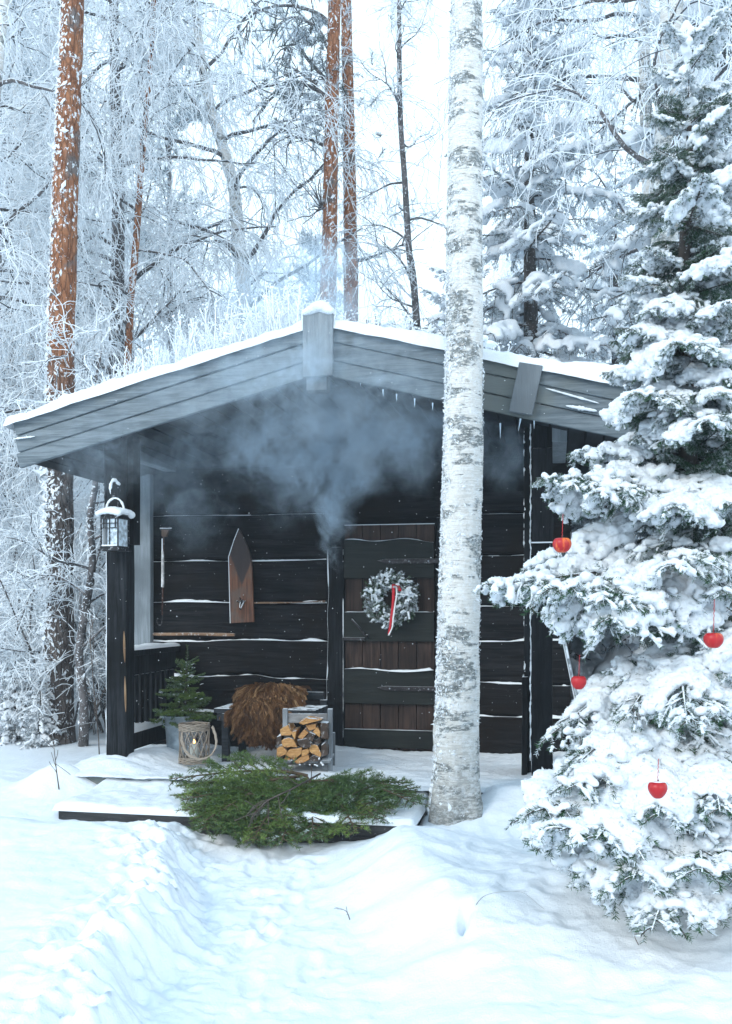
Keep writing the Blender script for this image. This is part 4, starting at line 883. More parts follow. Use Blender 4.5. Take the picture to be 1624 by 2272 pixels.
def sat(u, d):
    r = FW+RT*((u-CX)/F); p = r*d; return np.array([p[0], p[1], gh(p[0], p[1])-.05])
spruce(0, sat(1180, 12.4), .3, 1.14, 'tall shaggy spruce with drooping frosted boughs right of the big birch trunk')
spruce(1, sat(1018, 12.0), 1.3, 1.02, 'spruce half hidden behind the big birch trunk, boughs reaching left into the white gap')
spruce(3, sat(1365, 16.0), 2.2, .80, 'frosted spruce behind the right roof slope between shaggy spruce and apple spruce')
spruce(3, sat(1600, 10.5), 1.1, 1.05, 'big dark spruce in the top right corner behind the apple spruce')
spruce(2, sat(1150, 13.0), .8, 1.28, 'small snow laden spruce just above the roof edge right of the birch')
spruce(2, sat(1255, 11.6), 4.0, 1.35, 'round shouldered snowy spruce above the right roof slope')
spruce(1, sat(1560, 8.2), 2.0, .80, 'spruce packed with snow directly behind the apple spruce')
spruce(2, sat(1335, 15.5), 5.0, .75, 'little frosted spruce in the clearing behind the leaning pole')
spruce(2, sat(1420, 17.0), 3.0, .9, 'frosted spruce at the back of the clearing right of the leaning pole')
spruce(2, sat(1290, 18.0), 1.0, .85, 'pale spruce at the back of the clearing beside the right post')
spruce(2, sat(35, 9.3), 2.0, .36, 'tiny spruce buried under snow at the left of the pine foot')
spruce(2, sat(88, 9.0), 4.0, .26, 'tiny snowy spruce touching the pine foot')
spruce(1, sat(10, 15), .4, .85, 'frosted spruce at the left edge under the end of the eave')
spruce(2, sat(300, 13.2), .4, 1.0, 'frosted spruce behind the grey corner board')
spruce(0, sat(640, 27.0), .4, .92, 'hazy spruce low behind the roof left of the two pines', None)
# the two pines and a third one far behind
def pine(label, pts, d, rad, seed, limbs, toffs, group='pines behind the roof'):
    q = line(pts, d); t = thing('pine_tree', q[0], label, 'pine tree', group); mt, mf, mc = MB(), MB(), MB(); rng = np.random.default_rng(seed)
    Pp, R = trunk(mt, q, rad, 160, 20, .04, .1, seed)
    for (u0, v0, pix) in limbs:                                          # dead crooked limbs
        s = np.array([at_d(u0, v0, d)]+[at_d(u, v, d+dd) for u, v, dd in pix]); L = spline(s, 16)
        tubes(mt, L, np.linspace(.032, .008, 16), 6, 1)
        p, dd = pick(np.repeat(L[None], 14, 0), rng.uniform(.3, 1, 14)); S = grow(p, dd/np.linalg.norm(dd, axis=1, keepdims=True)+rng.normal(0, .6, (14, 3)), .5*rng.uniform(.4, 1.2, 14), 6, .2, .03, rng); tubes(mt, S, np.linspace(.011, .005, 6)[None], 4, 1)
    for (u, v, r, n) in toffs:                                           # tufts of needles
        c = at_d(u, v, d+rng.normal(0, .3)); w = grow(c+rng.normal(0, r, (n, 3)), rng.normal(0, 1, (n, 3))+[0, 0, .7], .16, 4, .1, 0, rng); needles(mc, w, 260, .075, .008, rng, 0, a0=.1, a1=1); tubes(mc, w, .006, 3, 1)
    flakes(mf, Pp, R, 420, .020, rng, 2, 13, -pi/2-.5, 1.1, out=.1); flakes(mf, Pp, R, 380, .016, rng, 2, 13, pi+.3, .35, out=.4)
    e = Pp[-1]; w = grow(e+rng.normal(0, 1, (500, 3))*[1.3, 1.3, .8], rng.normal(0, 1, (500, 3))+[0, 0, .7], .2, 4, .1, 0, rng); needles(mc, w, 260, .075, .008, rng, 0, a0=.1, a1=1)
    obj('trunk', mt, [M_PINE2, M_BARK], t); obj('crown', mc, [M_NEEDLE_BG, M_BARK], t); obj('bark_snow', mf, M_SNOWP, t); return t
pine('left of the twin pines behind the ridge, with dead crooked limbs on its left side', [(727, 690), (731, 550), (735, 300), (742, 0)], 12.6, [.118, .112, .104, .094, .083, .05], 31,
     [(736, 120, [(700, 60, 0), (650, 38, .3), (605, 62, .2)]), (735, 190, [(690, 140, .2), (655, 100, .1), (628, 108, 0)]), (734, 240, [(700, 190, .1), (672, 165, 0), (640, 148, -.2)]), (733, 330, [(690, 310, .2), (640, 300, .2)]), (738, 62, [(705, 30, 0), (640, 12, .3), (570, 25, .5), (545, 60, .5)]), (734, 215, [(660, 185, .4), (600, 220, .6), (560, 270, .6)]), (730, 480, [(712, 455, 0)])],
     [(650, 95, .26, 60), (690, 260, .28, 70), (640, 200, .18, 30), (700, 70, .2, 30)])
pine('right of the twin pines behind the ridge, straight and bare', [(779, 690), (778, 550), (774, 300), (768, 0)], 13.2, [.107, .102, .094, .085, .073, .05], 32, [(779, 580, [(820, 572, 0), (860, 556, .2), (900, 540, .2)])], [])
def bushy_pine(label, u, d, H, seed, w=.8, z0=.25):
    b = sat(u, d); t = thing('pine_tree', b, label, 'pine tree', 'pines behind the roof'); mt, mc = MB(), MB(); rng = np.random.default_rng(seed)
    Pp, R = trunk(mt, [b, b+[.05, 0, H*.5], b+[0, 0, H]], [.09, .06, .015], 50, 10, .05, .1, seed)
    for k in range(46):
        h = rng.uniform(z0, 1)*H; a = rng.uniform(0, 2*pi); L = w*(1-(h/H-z0)/(1.02-z0)*.75)*rng.uniform(.6, 1.2)
        s = grow(b[None]+[[0, 0, h]], [[cos(a), sin(a), .35]], L, 8, .1, -.03, rng); tubes(mt, s, np.linspace(.02, .006, 8)[None], 4, 0)
        n = 26; p, dd = pick(np.repeat(s, n, 0), rng.uniform(.35, 1, n)); ww = grow(p+rng.normal(0, .10, (n, 3)), rng.normal(0, .6, (n, 3))+[cos(a)*.5, sin(a)*.5, .8], .17, 4, .08, 0, rng); needles(mc, ww, 200, .07, .009, rng, 0, a0=.1, a1=1)
    obj('trunk', mt, M_BARK, t); obj('crown', mc, [M_NEEDLE_BG, M_BARK], t)
bushy_pine('small bushy green pine behind the left one of the twin pines', 700, 20, 9.2, 51, 1.0, .45)
bushy_pine('green needled pine showing through the frosted birch twigs left of the gap', 372, 19, 14.5, 52, 1.3, .55)
bushy_pine('needle tufts of a pine at the top left edge of the picture', 20, 15, 11.5, 53, 1.1, .5)

# more birches deeper in the haze: three kinds, copied
def far_birch(k):
    pts = np.array([(0, 0, -.1), (.1, 0, 3), (-.1, .1, 6), (.15, 0, 9), (.3, .1, 12)], float)*1.0; mt, mc = MB(), MB(); Pp, R = trunk(mt, pts, [.12, .10, .08, .05, .012], 60, 10, .05, .2, k)
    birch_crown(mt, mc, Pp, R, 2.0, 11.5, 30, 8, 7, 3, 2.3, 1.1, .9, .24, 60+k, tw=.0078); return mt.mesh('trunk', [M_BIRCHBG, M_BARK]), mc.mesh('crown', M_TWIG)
FBR = [far_birch(k) for k in range(3)]; rg = np.random.default_rng(5)
for i, (u, d) in enumerate(((-70, 17), (90, 19), (200, 24), (440, 22), (520, 29), (150, 28), (30, 25), (1120, 30), (1420, 27), (1660, 17), (60, 13.5))):
    b = sat(u, d); t = thing('birch_tree', b, 'pale hoarfrosted birch fading into the haze of the background forest', 'birch tree', 'hoarfrosted birches deep in the forest')
    t.rotation_euler[2] = rg.uniform(0, 6); s = rg.uniform(.85, 1.15)*(1 if u < 500 or u > 1100 else .9); t.scale = (s, s, s)
    for nm, me in zip(('trunk', 'crown'), FBR[i % 3]): o = bpy.data.objects.new(nm, me); COL.objects.link(o); o.parent = t
# the far wood, one mass
fw = MB(); rg = np.random.default_rng(6)
for i in range(120):
    a = rg.uniform(-.62, .55); d = rg.uniform(32, 75); u = CX+F*math.tan(a); b = sat(u, d)
    H = rg.uniform(9, 16)
    if 560 < u < 1010: H = min(H, d*rg.uniform(.16, .22)+.5)
    n = 900; h = rg.random(n)**.8; r = (1-h)**.7*H*.17*rg.random(n)**.5; an = rg.uniform(0, 2*pi, n); c = b+np.stack([r*np.cos(an), r*np.sin(an), H*(.05+.95*h)], 1)
    s = rg.uniform(.10, .26, (n, 1)); o = np.stack([np.cos(an), np.sin(an), -.6+0*an], 1)+rg.normal(0, .3, (n, 3)); w = np.cross(o, rg.normal(0, 1, (n, 3))); w /= np.linalg.norm(w, axis=1, keepdims=True)
    fw.add(np.stack([c-w*s*.4, c+o*s*.8, c+w*s*.4], 1), np.arange(n*3).reshape(n, 3), 0, False, np.repeat(rg.random(n), 3)); tubes(fw, [b, b+[0, 0, H*.97]], [.12, .02], 5, 1)
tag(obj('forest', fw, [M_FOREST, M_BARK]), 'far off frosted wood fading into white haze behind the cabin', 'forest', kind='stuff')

# dead grass and weeds on the sod roof
t_ = MB(); rg = np.random.default_rng(9)
def stalks(n, x0, x1, y0, y1, h, rad, a, hd=0, bendy=.10):
    x = rg.uniform(x0, x1, n); y = rg.uniform(y0, y1, n); b = np.stack([x, y, rz(x)+.02], 1); D0 = rg.normal(0, .18, (n, 3)); D0[:, 2] = 1
    Pq = grow(b, D0, h*rg.uniform(.4, 1.2, n), 6, bendy, .02, rg); tubes(t_, Pq, np.linspace(1.1, .8, 6)[None]*rad, 3, 0, a=rg.uniform(*a, n))
    pr = np.repeat(np.arange(n), 3); p, dd = pick(Pq[pr], rg.uniform(.3, 1, len(pr))); S = grow(p, dd/np.linalg.norm(dd, axis=1, keepdims=True)+rg.normal(0, .5, (len(pr), 3)), h*.3*rg.uniform(.4, 1.1, len(pr)), 4, .2, .05, rg); tubes(t_, S, rad*.8, 3, 0, a=rg.uniform(.5, 1, len(pr)))
    if hd:
        e = Pq[:, -1]; q = rg.integers(0, n, n*5); blobs(t_, e[q]+rg.normal(0, .016, (len(q), 3)), rg.uniform(.004, .010, len(q)), 0, ICO1, .8, .9)
stalks(1500, -3.3, -1.7, 6.45, 8.2, .30, .0042, (.55, 1.05)); stalks(500, -2.7, -1.75, 6.4, 7.6, .40, .0046, (.5, 1.05), 1); stalks(260, -3.85, -3.2, 6.5, 8.5, .22, .004, (.5, 1))
stalks(190, -1.5, -.3, 6.5, 8.2, .20, .0042, (.1, .8), 1); stalks(160, -.5, .7, 6.5, 8.5, .18, .004, (.3, 1), 1); stalks(40, -1.35, -.9, 6.35, 6.9, .18, .0045, (-.1, .4), 1)
for q in range(11):
    x = rg.uniform(-1.4, -.2); y = rg.uniform(6.4, 7.3); blobs(t_, np.array([[x, y, rz(x)+.17]])+rg.normal(0, .022, (9, 3))*[1, 1, .3], rg.uniform(.018, .034, 9), 0, ICO2, .6, 1.2)
tag(obj('grass', t_, M_TWIG), 'dry weeds and grass white with frost growing on the sod roof', 'grass', kind='stuff')

# ---------------------------------------------------------------- air and steam
def volume(name, lo, hi, build, kind='stuff', step=1.0):
    mb = MB(); box(mb, lo, hi); m = bpy.data.materials.new(name); m.use_nodes = True; t = m.node_tree; t.nodes.clear(); out = t.nodes.new('ShaderNodeOutputMaterial'); v = t.nodes.new('ShaderNodeVolumePrincipled'); t.links.new(v.outputs[0], out.inputs['Volume'])
    build(t, v); o = obj(name, mb, m); m.cycles.volume_step_rate = step; return tag(o, kind=kind)
def bh(t, v): v.inputs['Color'].default_value = (.90, .95, 1, 1); v.inputs['Density'].default_value = HAZE; v.inputs['Anisotropy'].default_value = .2
HAZE = .0020
volume('haze', (-420, -420, -2.5), (420, 420, 15.5), bh)
SM = [(733, 1240, 7.55, .08, 2.0, .8), (728, 1195, 7.52, .11, 1.9, 1), (735, 1140, 7.45, .16, 1.6, 1), (752, 1078, 7.4, .20, 1.35, 1), (775, 1010, 7.3, .30, .95, 1), (720, 985, 7.2, .30, .8, 1), (850, 965, 7.15, .34, .7, 1), (640, 975, 7.0, .34, .7, 1),
      (560, 985, 6.95, .30, .6, 1), (760, 910, 6.8, .36, .7, 1), (900, 960, 6.9, .32, .5, 1), (480, 970, 6.9, .26, .5, 1), (380, 960, 6.8, .3, .35, 1), (330, 1050, 7.0, .3, .2, 1), (430, 1120, 7.3, .30, .22, 1), (650, 1080, 7.3, .30, .28, 1), (1120, 1000, 7.0, .25, .25, 1), (600, 860, 6.05, .34, .30, 1), (700, 800, 6.05, .30, .28, 1), (860, 850, 6.05, .34, .22, 1), (240, 1010, 6.35, .30, .3, 1), (420, 860, 6.0, .30, .2, 1), (730, 640, 7.2, .38, .35, 1), (600, 680, 7.5, .42, .25, 1), (1000, 930, 6.9, .3, .35, 1)]
def bs(t, v):
    nt = NT.__new__(NT); nt.t = t; nt.o = None
    c = nt.co(); wv = nt.nd('TexNoise'); nt.lk(c, wv.inputs['Vector']); wv.inputs['Scale'].default_value = 3.2; wv.inputs['Detail'].default_value = 3
    off = nt.nd('VectorMath', operation='SUBTRACT'); nt.lk(wv.outputs['Color'], off.inputs[0]); off.inputs[1].default_value = (.5, .5, .5)
    sc = nt.nd('VectorMath', operation='SCALE'); nt.lk(off.outputs[0], sc.inputs[0]); sc.inputs['Scale'].default_value = .55
    ad = nt.nd('VectorMath', operation='ADD'); nt.lk(c, ad.inputs[0]); nt.lk(sc.outputs[0], ad.inputs[1]); tot = None
    for (u, v_, y, r, w, _) in SM:
        di = nt.nd('VectorMath', operation='DISTANCE'); nt.lk(ad.outputs[0], di.inputs[0]); di.inputs[1].default_value = tuple(at_y(u, v_, y))
        q = nt.ramp(di.outputs['Value'], 0, r*1.5, w, 0); tot = q if tot is None else nt.ma('ADD', tot, q)
    n = nt.noise(nt.map(ad.outputs[0], (1, 1.3, .8)), 4.2, 6, .62, .5); d = nt.ma('MULTIPLY', tot, nt.ma('MULTIPLY', nt.ramp(n, .40, .62, .02, 1.9), nt.ramp(nt.noise(ad.outputs[0], 13, 4, .65), .3, .62, .45, 1.5)))
    nt.lk(nt.ma('MULTIPLY', d, SMOKE), v.inputs['Density']); v.inputs['Color'].default_value = (.76, .89, 1, 1); v.inputs['Anisotropy'].default_value = .1  # blue of the shaded light is put into the white steam's colour
SMOKE = 3.2
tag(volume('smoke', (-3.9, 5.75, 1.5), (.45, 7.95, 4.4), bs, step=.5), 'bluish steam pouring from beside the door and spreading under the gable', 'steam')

fl = MB(); rg = np.random.default_rng(3); n = 420; blobs(fl, np.stack([rg.uniform(-3.4, .6, n), rg.uniform(4.6, 7.5, n), rg.uniform(.7, 3.2, n)], 1), rg.uniform(.0012, .0030, n), 0, ICO1)
tag(obj('falling_snow', fl, M_SNOWP), 'sparse tiny snowflakes drifting in front of the dark porch', 'snow', kind='stuff')
# ================================================================ things on the porch
M_BLACKM = m_plain('black_lantern_metal', (.012, .013, .016), .5, .3, .3, 15, frost=.35)
# hanging lantern
YL = YP-.13; lc = at_y(255, 1183, YL+.02)
ln_ = thing('lantern', at_y(255, 1222, YL+.02), 'black metal lantern capped with snow, hanging from the left porch post', 'lantern')
w, h = .073, .118; Rz = np.array(Matrix.Rotation(radians(-7), 3, 'Z'))
fm = MB()
def lb(lo, hi, mb=fm, m=0):
    v = np.array([[x, y, z] for x in (0, 1) for y in (0, 1) for z in (0, 1)])*(np.array(hi)-np.array(lo))+np.array(lo); mb.add(v @ Rz.T+lc, BOXF, m)
for sx in (-1, 1):
    for sy in (-1, 1): lb((sx*w-.008*(sx > 0)-0*.0, sy*w-.008*(sy > 0), -h), (sx*w+.008*(sx < 0), sy*w+.008*(sy < 0), h))
for z0, z1 in ((-h, -h+.022), (h-.02, h+.004)):
    lb((-w+.008, -w, z0), (w-.008, -w+.008, z1)); lb((-w+.008, w-.008, z0), (w-.008, w, z1)); lb((-w, -w+.008, z0), (-w+.008, w-.008, z1)); lb((w-.008, -w+.008, z0), (w, w-.008, z1))
lb((-w-.012, -w-.012, -h-.012), (w+.012, w+.012, -h)); lb((-w-.016, -w-.016, h+.004), (w+.016, w+.016, h+.014))
for s in (0, 1):                                                         # window bars of the front and of the left side
    for q in (-.5, 0, .5):
        a = q*w*1.3
        if s == 0: lb((a-.0032, -w+.001, (-h+.022) if q == 0 else h-.085), (a+.0032, -w+.006, h-.02))
        else: lb((-w+.001, a-.0032, -h+.022), (-w+.006, a+.0032, h-.02))
    for z in (h-.052, h-.085):
        if s == 0: lb((-w+.008, -w+.0015, z-.003), (w-.008, -w+.0055, z+.003))
        else: lb((-w+.0015, -w+.008, z-.003), (-w+.0055, w-.008, z+.003))
obj('frame', fm, M_BLACKM, ln_)
gp = MB(); lb((-w+.010, -w+.009, -h+.004), (-w+.013, w-.01, h-.02), gp); obj('frosted_pane', gp, m_plain('frosted_glass', (.72, .77, .82), .35, 0, .1), ln_)
gp = MB(); lb((-.02, -w+.010, -h+.022), (w-.01, -w+.013, h-.02), gp); lb((w-.013, -w+.014, -h+.004), (w-.010, w-.01, h-.02), gp); obj('frosted_pane', gp, m_plain('thin_frosted_glass', (.45, .52, .58), .3, 0, .5, 30), ln_)
gi = MB(); lathe(gi, lc+[0, 0, -h], [(.001, .0), (.026, 0), (.026, .10), (.001, .10)], 14); obj('candle', gi, m_plain('pale_candle_wax', (.35, .33, .30), .5), ln_)
ha = MB(); an = np.linspace(0, pi, 28); arc = np.stack([lc[0]-.068*np.cos(an), np.full(28, lc[1]-.0), lc[2]+h+.045+.085*np.sin(an)], 1); arc = np.concatenate([[arc[0]-[0, 0, .04]], arc, [arc[-1]-[0, 0, .04]]]); tubes(ha, arc, .006, 8, cap=True); obj('handle', ha, M_BLACKM, ln_)
hs = MB(); tubes(hs, arc+[0, -.001, .003], .0085*(.7+.4*np.abs(fbm(np.arange(30)*.4, 1, 0, 2, 2))), 8)
v, f = remesh_snow([lc+Rz @ np.array([x, y, h+.022+.026*(1-(x*x+y*y)/.012)]) for x in np.linspace(-.082, .082, 7) for y in np.linspace(-.082, .082, 7)], .034, .008, .85, .005, 16, 4, 4); hs.add(v, f, 0, True)
for x, z in ((-.03, -h+.026), (.03, -h+.026)): v, f = remesh_snow([lc+Rz @ np.array([x+q, -w+.004, z]) for q in np.linspace(-.028, .028, 6)], .010, .004, .8, .001, 30, 2, 2); hs.add(v, f, 0, True)
obj('snow_cap', hs, M_SNOWP, ln_)
hk = MB(); hp = at_y(249, 1098, YL+.02); tubes(hk, spline([hp+[.02, .09, .02], hp+[.015, .06, .085], hp+[.0, .03, .10], hp+[-.008, 0, .07], hp+[-.006, 0, .0], hp+[.012, -.0, -.012], hp+[.02, 0, .01]], 30), .006, 8, cap=True); tubes(hk, spline([hp+[.02, .05, .06], hp+[.028, .03, -.05], hp+[.03, .03, -.15], hp+[.022, .03, -.165], hp+[.012, .03, -.15]], 24), .003, 6, cap=True)
hko = obj('hook', hk, M_BLACKM, ln_); hs = MB(); q = spline([hp+[.018, .07, .085], hp+[.0, .03, .112], hp+[-.012, 0, .075], hp+[-.010, 0, .01]], 16); v, f = remesh_snow(q, .013*(.7+.5*np.abs(fbm(np.arange(16)*.5, 3, 0, 1, 2))), .005, 1, .002, 40, 3, 2); hs.add(v, f, 0, True); obj('hook_snow', hs, M_SNOWP, hko)

# long ice stick on the wall
M_TOOLW = m_wood('worn_tool_wood', (.09, .05, .035), (.24, .15, .10), 'z', .2)
M_RUST = m_plain('rusty_tool_iron', (.065, .028, .020), .7, .3, .4, 20, frost=.5)
Yc = YW-.045; ct = at_y(365, 1180, Yc); cs = thing('boat_hook', ct, 'long handled iron hook with a wooden grip hanging on the log wall', 'hand tool')
mb = MB(); tubes(mb, [at_y(363, 1178, Yc), at_y(362, 1250, Yc), at_y(360, 1365, Yc)], .007, 8, cap=True); obj('shaft', mb, M_RUST, cs)
mb = MB(); tubes(mb, spline([at_y(361, 1362, Yc), at_y(358, 1385, Yc), at_y(352, 1387, Yc-.01), at_y(348, 1378, Yc-.01), at_y(350, 1372, Yc-.01)], 16), .005, 8, cap=True); obj('hook', mb, M_IRON, cs)
mb = MB(); lathe(mb, at_y(362, 1350, Yc), [(.001, 0), (.010, 0), (.013, .03), (.012, .3), (.009, .33), (.001, .33)], 12); mb.V[-1] += at_y(361, 1303, Yc)-at_y(362, 1350, Yc)+[0, 0, -.0]; obj('grip', mb, m_plain('frosty_grip', (.48, .46, .45), .7, 0, .3, 20, frost=.5), cs)
mb = MB(); a = at_y(360, 1178, Yc); bar(mb, a+[.02, 0, -.05], a+[.028, 0, .01], .045, .03, up=(1, 0, 0), K=6, top=lambda s: .012*s, bot=lambda s: -.008*s); obj('head', mb, M_TOOLW, cs, bevel=.004)
mb = MB(); bar(mb, a+[-.018, 0, .012], a+[.085, -.0, .012], .012, .03, K=8, wob=.001); obj('crossbar', mb, M_IRON, cs, bevel=.002)
mb = MB(); v, f = remesh_snow([a+[x, 0, .022] for x in np.linspace(-.016, .08, 12)], .010, .004, .7, .002, 30, 3, 2); mb.add(v, f, 0, True); tubes(mb, [at_y(360, 1195, Yc-.006), at_y(360, 1255, Yc-.006), at_y(359, 1302, Yc-.006)], .006, 6); obj('snow', mb, M_SNOWP, cs)

# pointed board with a coat hook
def C5(x, y): return (200+x/3.03)*.961, (1050+y/3.03)*.961
Yd0 = YW-.05; o5 = at_y(*C5(1090, 930), Yd0); bd = thing('hook_board', o5, 'pointed brown wooden board with an iron hook on the log wall', 'wall hook')
pts = [at_y(*C5(*q), Yd0) for q in ((1010, 1178), (1172, 1170), (1160, 800), (1148, 700), (1128, 640), (1100, 580), (1068, 517), (1035, 600), (998, 715))]
mb = MB(); prism(mb, [(q[0], q[2]) for q in pts], Yd0-.014, Yd0+.014)
t = NT('stained_board'); c = t.co(); X_, _, Z_ = t.sep(c); g = t.noise(t.map(c, (22, 22, 1.6)), 2, 5, .6)
dk_ = t.ramp(t.ma('ADD', t.ma('SUBTRACT', Z_, t.ma('MULTIPLY', t.ma('ABSOLUTE', X_), 2.6)), t.ma('MULTIPLY', t.noise(c, 14, 3), .06)), .02, .07)
cl = t.mix(t.ramp(g, .35, .65), (.065, .024, .013), (.17, .068, .034)); cl = t.mix(t.ramp(t.noise(c, 6, 3), .45, .7), cl, (.10, .07, .055)); cl = t.mix(dk_, cl, t.mix(g, (.012, .008, .009), (.05, .03, .026)))
M_BOARD = t.done(cl, .6, t.bump(g, .4, .004)); obj('board', mb, M_BOARD, bd, bevel=.004)
hc = at_y(*C5(1088, 1040), Yd0-.02); mb = MB(); box(mb, hc+[-.016, .0, -.012], hc+[.016, .006, .030]); tubes(mb, spline([hc+[-.006, 0, .03], hc+[.0, -.045, .03], hc+[0, -.06, .045], hc+[0, -.06, .06]], 16), .005, 8, cap=True)
for sx in (-1, 1): tubes(mb, spline([hc+[sx*.008, 0, .018], hc+[sx*.028, -.02, .012], hc+[sx*.036, -.03, .022]], 12), .005, 8, cap=True)
tubes(mb, spline([hc+[0, 0, -.01], hc+[.0, -.03, -.045], hc+[0, -.05, -.05], hc+[0, -.055, -.035]], 14), .006, 8, cap=True); obj('hook', mb, M_IRON, bd)
mb = MB(); tubes(mb, [p_+np.array([-.002, -.014, 0]) for p_ in (pts[6], pts[7], pts[8], pts[8]*.6+pts[0]*.4, pts[0])], .0032, 5)
for sx in (-1, 1): tubes(mb, spline([hc+[sx*.014, -.006, .012], hc+[sx*.010, -.035, -.02], hc+[0, -.05, -.05]], 12), .0035, 6)
obj('rim_frost', mb, M_SNOWP, bd)

# wreath with ribbon
wc = at_y(866, 1330, YW-.11); wr = thing('wreath', wc, 'round evergreen wreath dusted with snow hanging on the door', 'wreath'); rg = np.random.default_rng(15)
n = 900; a = rg.uniform(0, 2*pi, n); b = rg.uniform(0, 2*pi, n); rr = .058*np.sqrt(rg.random(n)); er = np.stack([np.cos(a), 0*a, np.sin(a)], 1); et = np.stack([-np.sin(a), 0*a, np.cos(a)], 1); ey = np.array([0, -1., 0])
P0 = wc+er*(.150+rr*np.cos(b))[:, None]+ey*(rr*np.sin(b)*.9)[:, None]
D0 = et*rg.normal(-.7, .4, (n, 1))+(er*np.cos(b)[:, None]+ey*np.abs(np.sin(b))[:, None])*rg.uniform(.4, 1.1, (n, 1))+rg.normal(0, .2, (n, 3)); T = grow(P0, D0, rg.uniform(.035, .06, n), 4, .06, 0, rg)
mb = MB(); tw = rg.random(n)
for lo, hi, mk in ((0, .35, tw > .55), (.65, 1.2, tw <= .55)): needles(mb, T[mk], 620, .016, .0026, rg, 0, a0=lo, a1=hi)
tubes(mb, T, .0022, 4, 1); ringa = np.linspace(0, 2*pi, 40); tubes(mb, np.stack([wc[0]+.15*np.cos(ringa), np.full(40, wc[1]+.02), wc[2]+.15*np.sin(ringa)], 1), .030, 8, 1)
obj('ring', mb, [M_NEEDLE_WREATH, M_BARKS], wr)
q = T[tw <= .62][:, 1:].reshape(-1, 3); q = q[(q[:, 1] < wc[1]-.02)]; q = q[fbm(q[:, 0]*14, q[:, 2]*14, 0, 3, 2) > -.3]; mb = MB(); v, f = remesh_snow(q+[0, 0, .004], rg.uniform(.008, .013, len(q)), .005, .8, .004, 40, 4, 1); mb.add(v, f, 0, True); obj('dusting', mb, M_SNOWP, wr)
def ribbon(name, px, wd, col, y0, parent):
    c = spline([at_y(u, v, y0-d) for u, v, d in px], 40); k = len(c); mb = MB(); s = np.linspace(0, 1, k); ph = .5*np.sin(s*7+px[0][0])
    d = np.stack([np.cos(ph), np.sin(ph)*.8, .12*np.sin(s*9)], 1)*wd/2; nn = np.array([0, .0008, 0])
    v = np.stack([c-d-nn, c+d-nn, c+d+nn, c-d+nn], 1); i = np.arange(k)[:, None]*4
    mb.add(v, np.concatenate([np.concatenate([i[:-1]+j, i[:-1]+(j+1) % 4, i[1:]+(j+1) % 4, i[1:]+j], 1) for j in range(4)])[:, ::-1], 0, True); mb.Fs.append((np.array([[0, 1, 2, 3], [k*4-1, k*4-2, k*4-3, k*4-4]])+mb.n-k*4, 0, False)); return obj(name, mb, col, parent)
M_RED = m_plain('red_ribbon', (.50, .012, .025), .55, 0, .15, 30); M_WHR = m_plain('white_ribbon', (.72, .70, .71), .6, 0, .08, 30)
ribbon('ribbon', [(872, 1296, .05), (873, 1320, .075), (871, 1350, .09), (867, 1380, .10), (863, 1407, .10)], .024, M_RED, wc[1], wr)
ribbon('ribbon', [(879, 1296, .053), (880, 1318, .082), (876, 1345, .099), (872, 1375, .108), (870, 1392, .11), (862, 1410, .11)], .013, M_WHR, wc[1], wr)
ribbon('ribbon', [(877, 1297, .052), (884, 1302, .075), (888, 1312, .07)], .026, M_RED, wc[1], wr)

# bench and sheepskin
M_BENCH = m_wood('blue_black_bench_wood', (.010, .013, .017), (.04, .048, .058), 'x', .12, fz=.7)
bx0, bx1 = at_y(474, 1575, 6.86)[0], at_y(700, 1575, 6.86)[0]
bn = thing('bench', ((bx0+bx1)/2, 7.1, ZF), 'low dark wooden bench against the wall, mostly under the sheepskin', 'bench')
mb = MB()
for i in range(3): bar(mb, (bx0, 6.92+i*.135, .72), (bx1, 6.92+i*.135, .72), .035, .125, K=8, wob=.001, seed=i)
obj('seat', mb, M_BENCH, bn, bevel=.004)
mb = MB(); bar(mb, (bx0+.06, 7.36, .80), (bx1-.06, 7.36, .80), .06, .025, K=8, wob=.001); obj('backrest', mb, M_BENCH, bn, bevel=.004)
mb = MB(); bar(mb, (bx0+.02, 6.885, .67), (bx1-.02, 6.885, .67), .06, .02, K=6); obj('apron', mb, M_BENCH, bn, bevel=.003)
for (x, y, z1) in ((at_y(500, 1600, 6.86)[0], 6.875, .70), (bx1-.06, 6.875, .70), (bx0+.06, 7.36, .77), (bx1-.06, 7.36, .77)):
    mb = MB(); bar(mb, (x, y, ZF-.01), (x, y, z1), .055, .05, up=(1, 0, 0), K=6); obj('leg', mb, M_BENCH, bn, bevel=.004)
sk = thing('sheepskin', at_y(575, 1570, 6.9), 'shaggy brown long haired sheepskin draped over the bench', 'sheepskin'); rg = np.random.default_rng(19)
prof = spline([(7.42, .80), (7.37, .87), (7.30, .87), (7.14, .79), (6.96, .76), (6.86, .75), (6.82, .70), (6.81, .64), (6.82, .59)], 60)
xc0 = at_y(572, 1570, 6.9)[0]
def skin_at(s, x): # s 0..1 down the drape, x -1..1 across
    i = np.clip(s*59, 0, 58.999); j = i.astype(int); f = i-j; yz = prof[j]*(1-f)[:, None]+prof[j+1]*f[:, None]
    wv = np.interp(s, [0, .12, .35, .6, .85, 1], [.17, .215, .235, .21, .16, .09])
    sh = np.interp(s, [0, .4, .75, 1], [.0, .0, .035, .075]); bul = .035*(1-x*x)
    return np.stack([xc0+sh+x*wv, yz[:, 0]-bul, yz[:, 1]+bul*.5-.02*x*x], 1)
S_, X_ = np.meshgrid(np.linspace(0, 1, 40), np.linspace(-1, 1, 30)); v = skin_at(S_.ravel(), X_.ravel()).reshape(30, 40, 3)
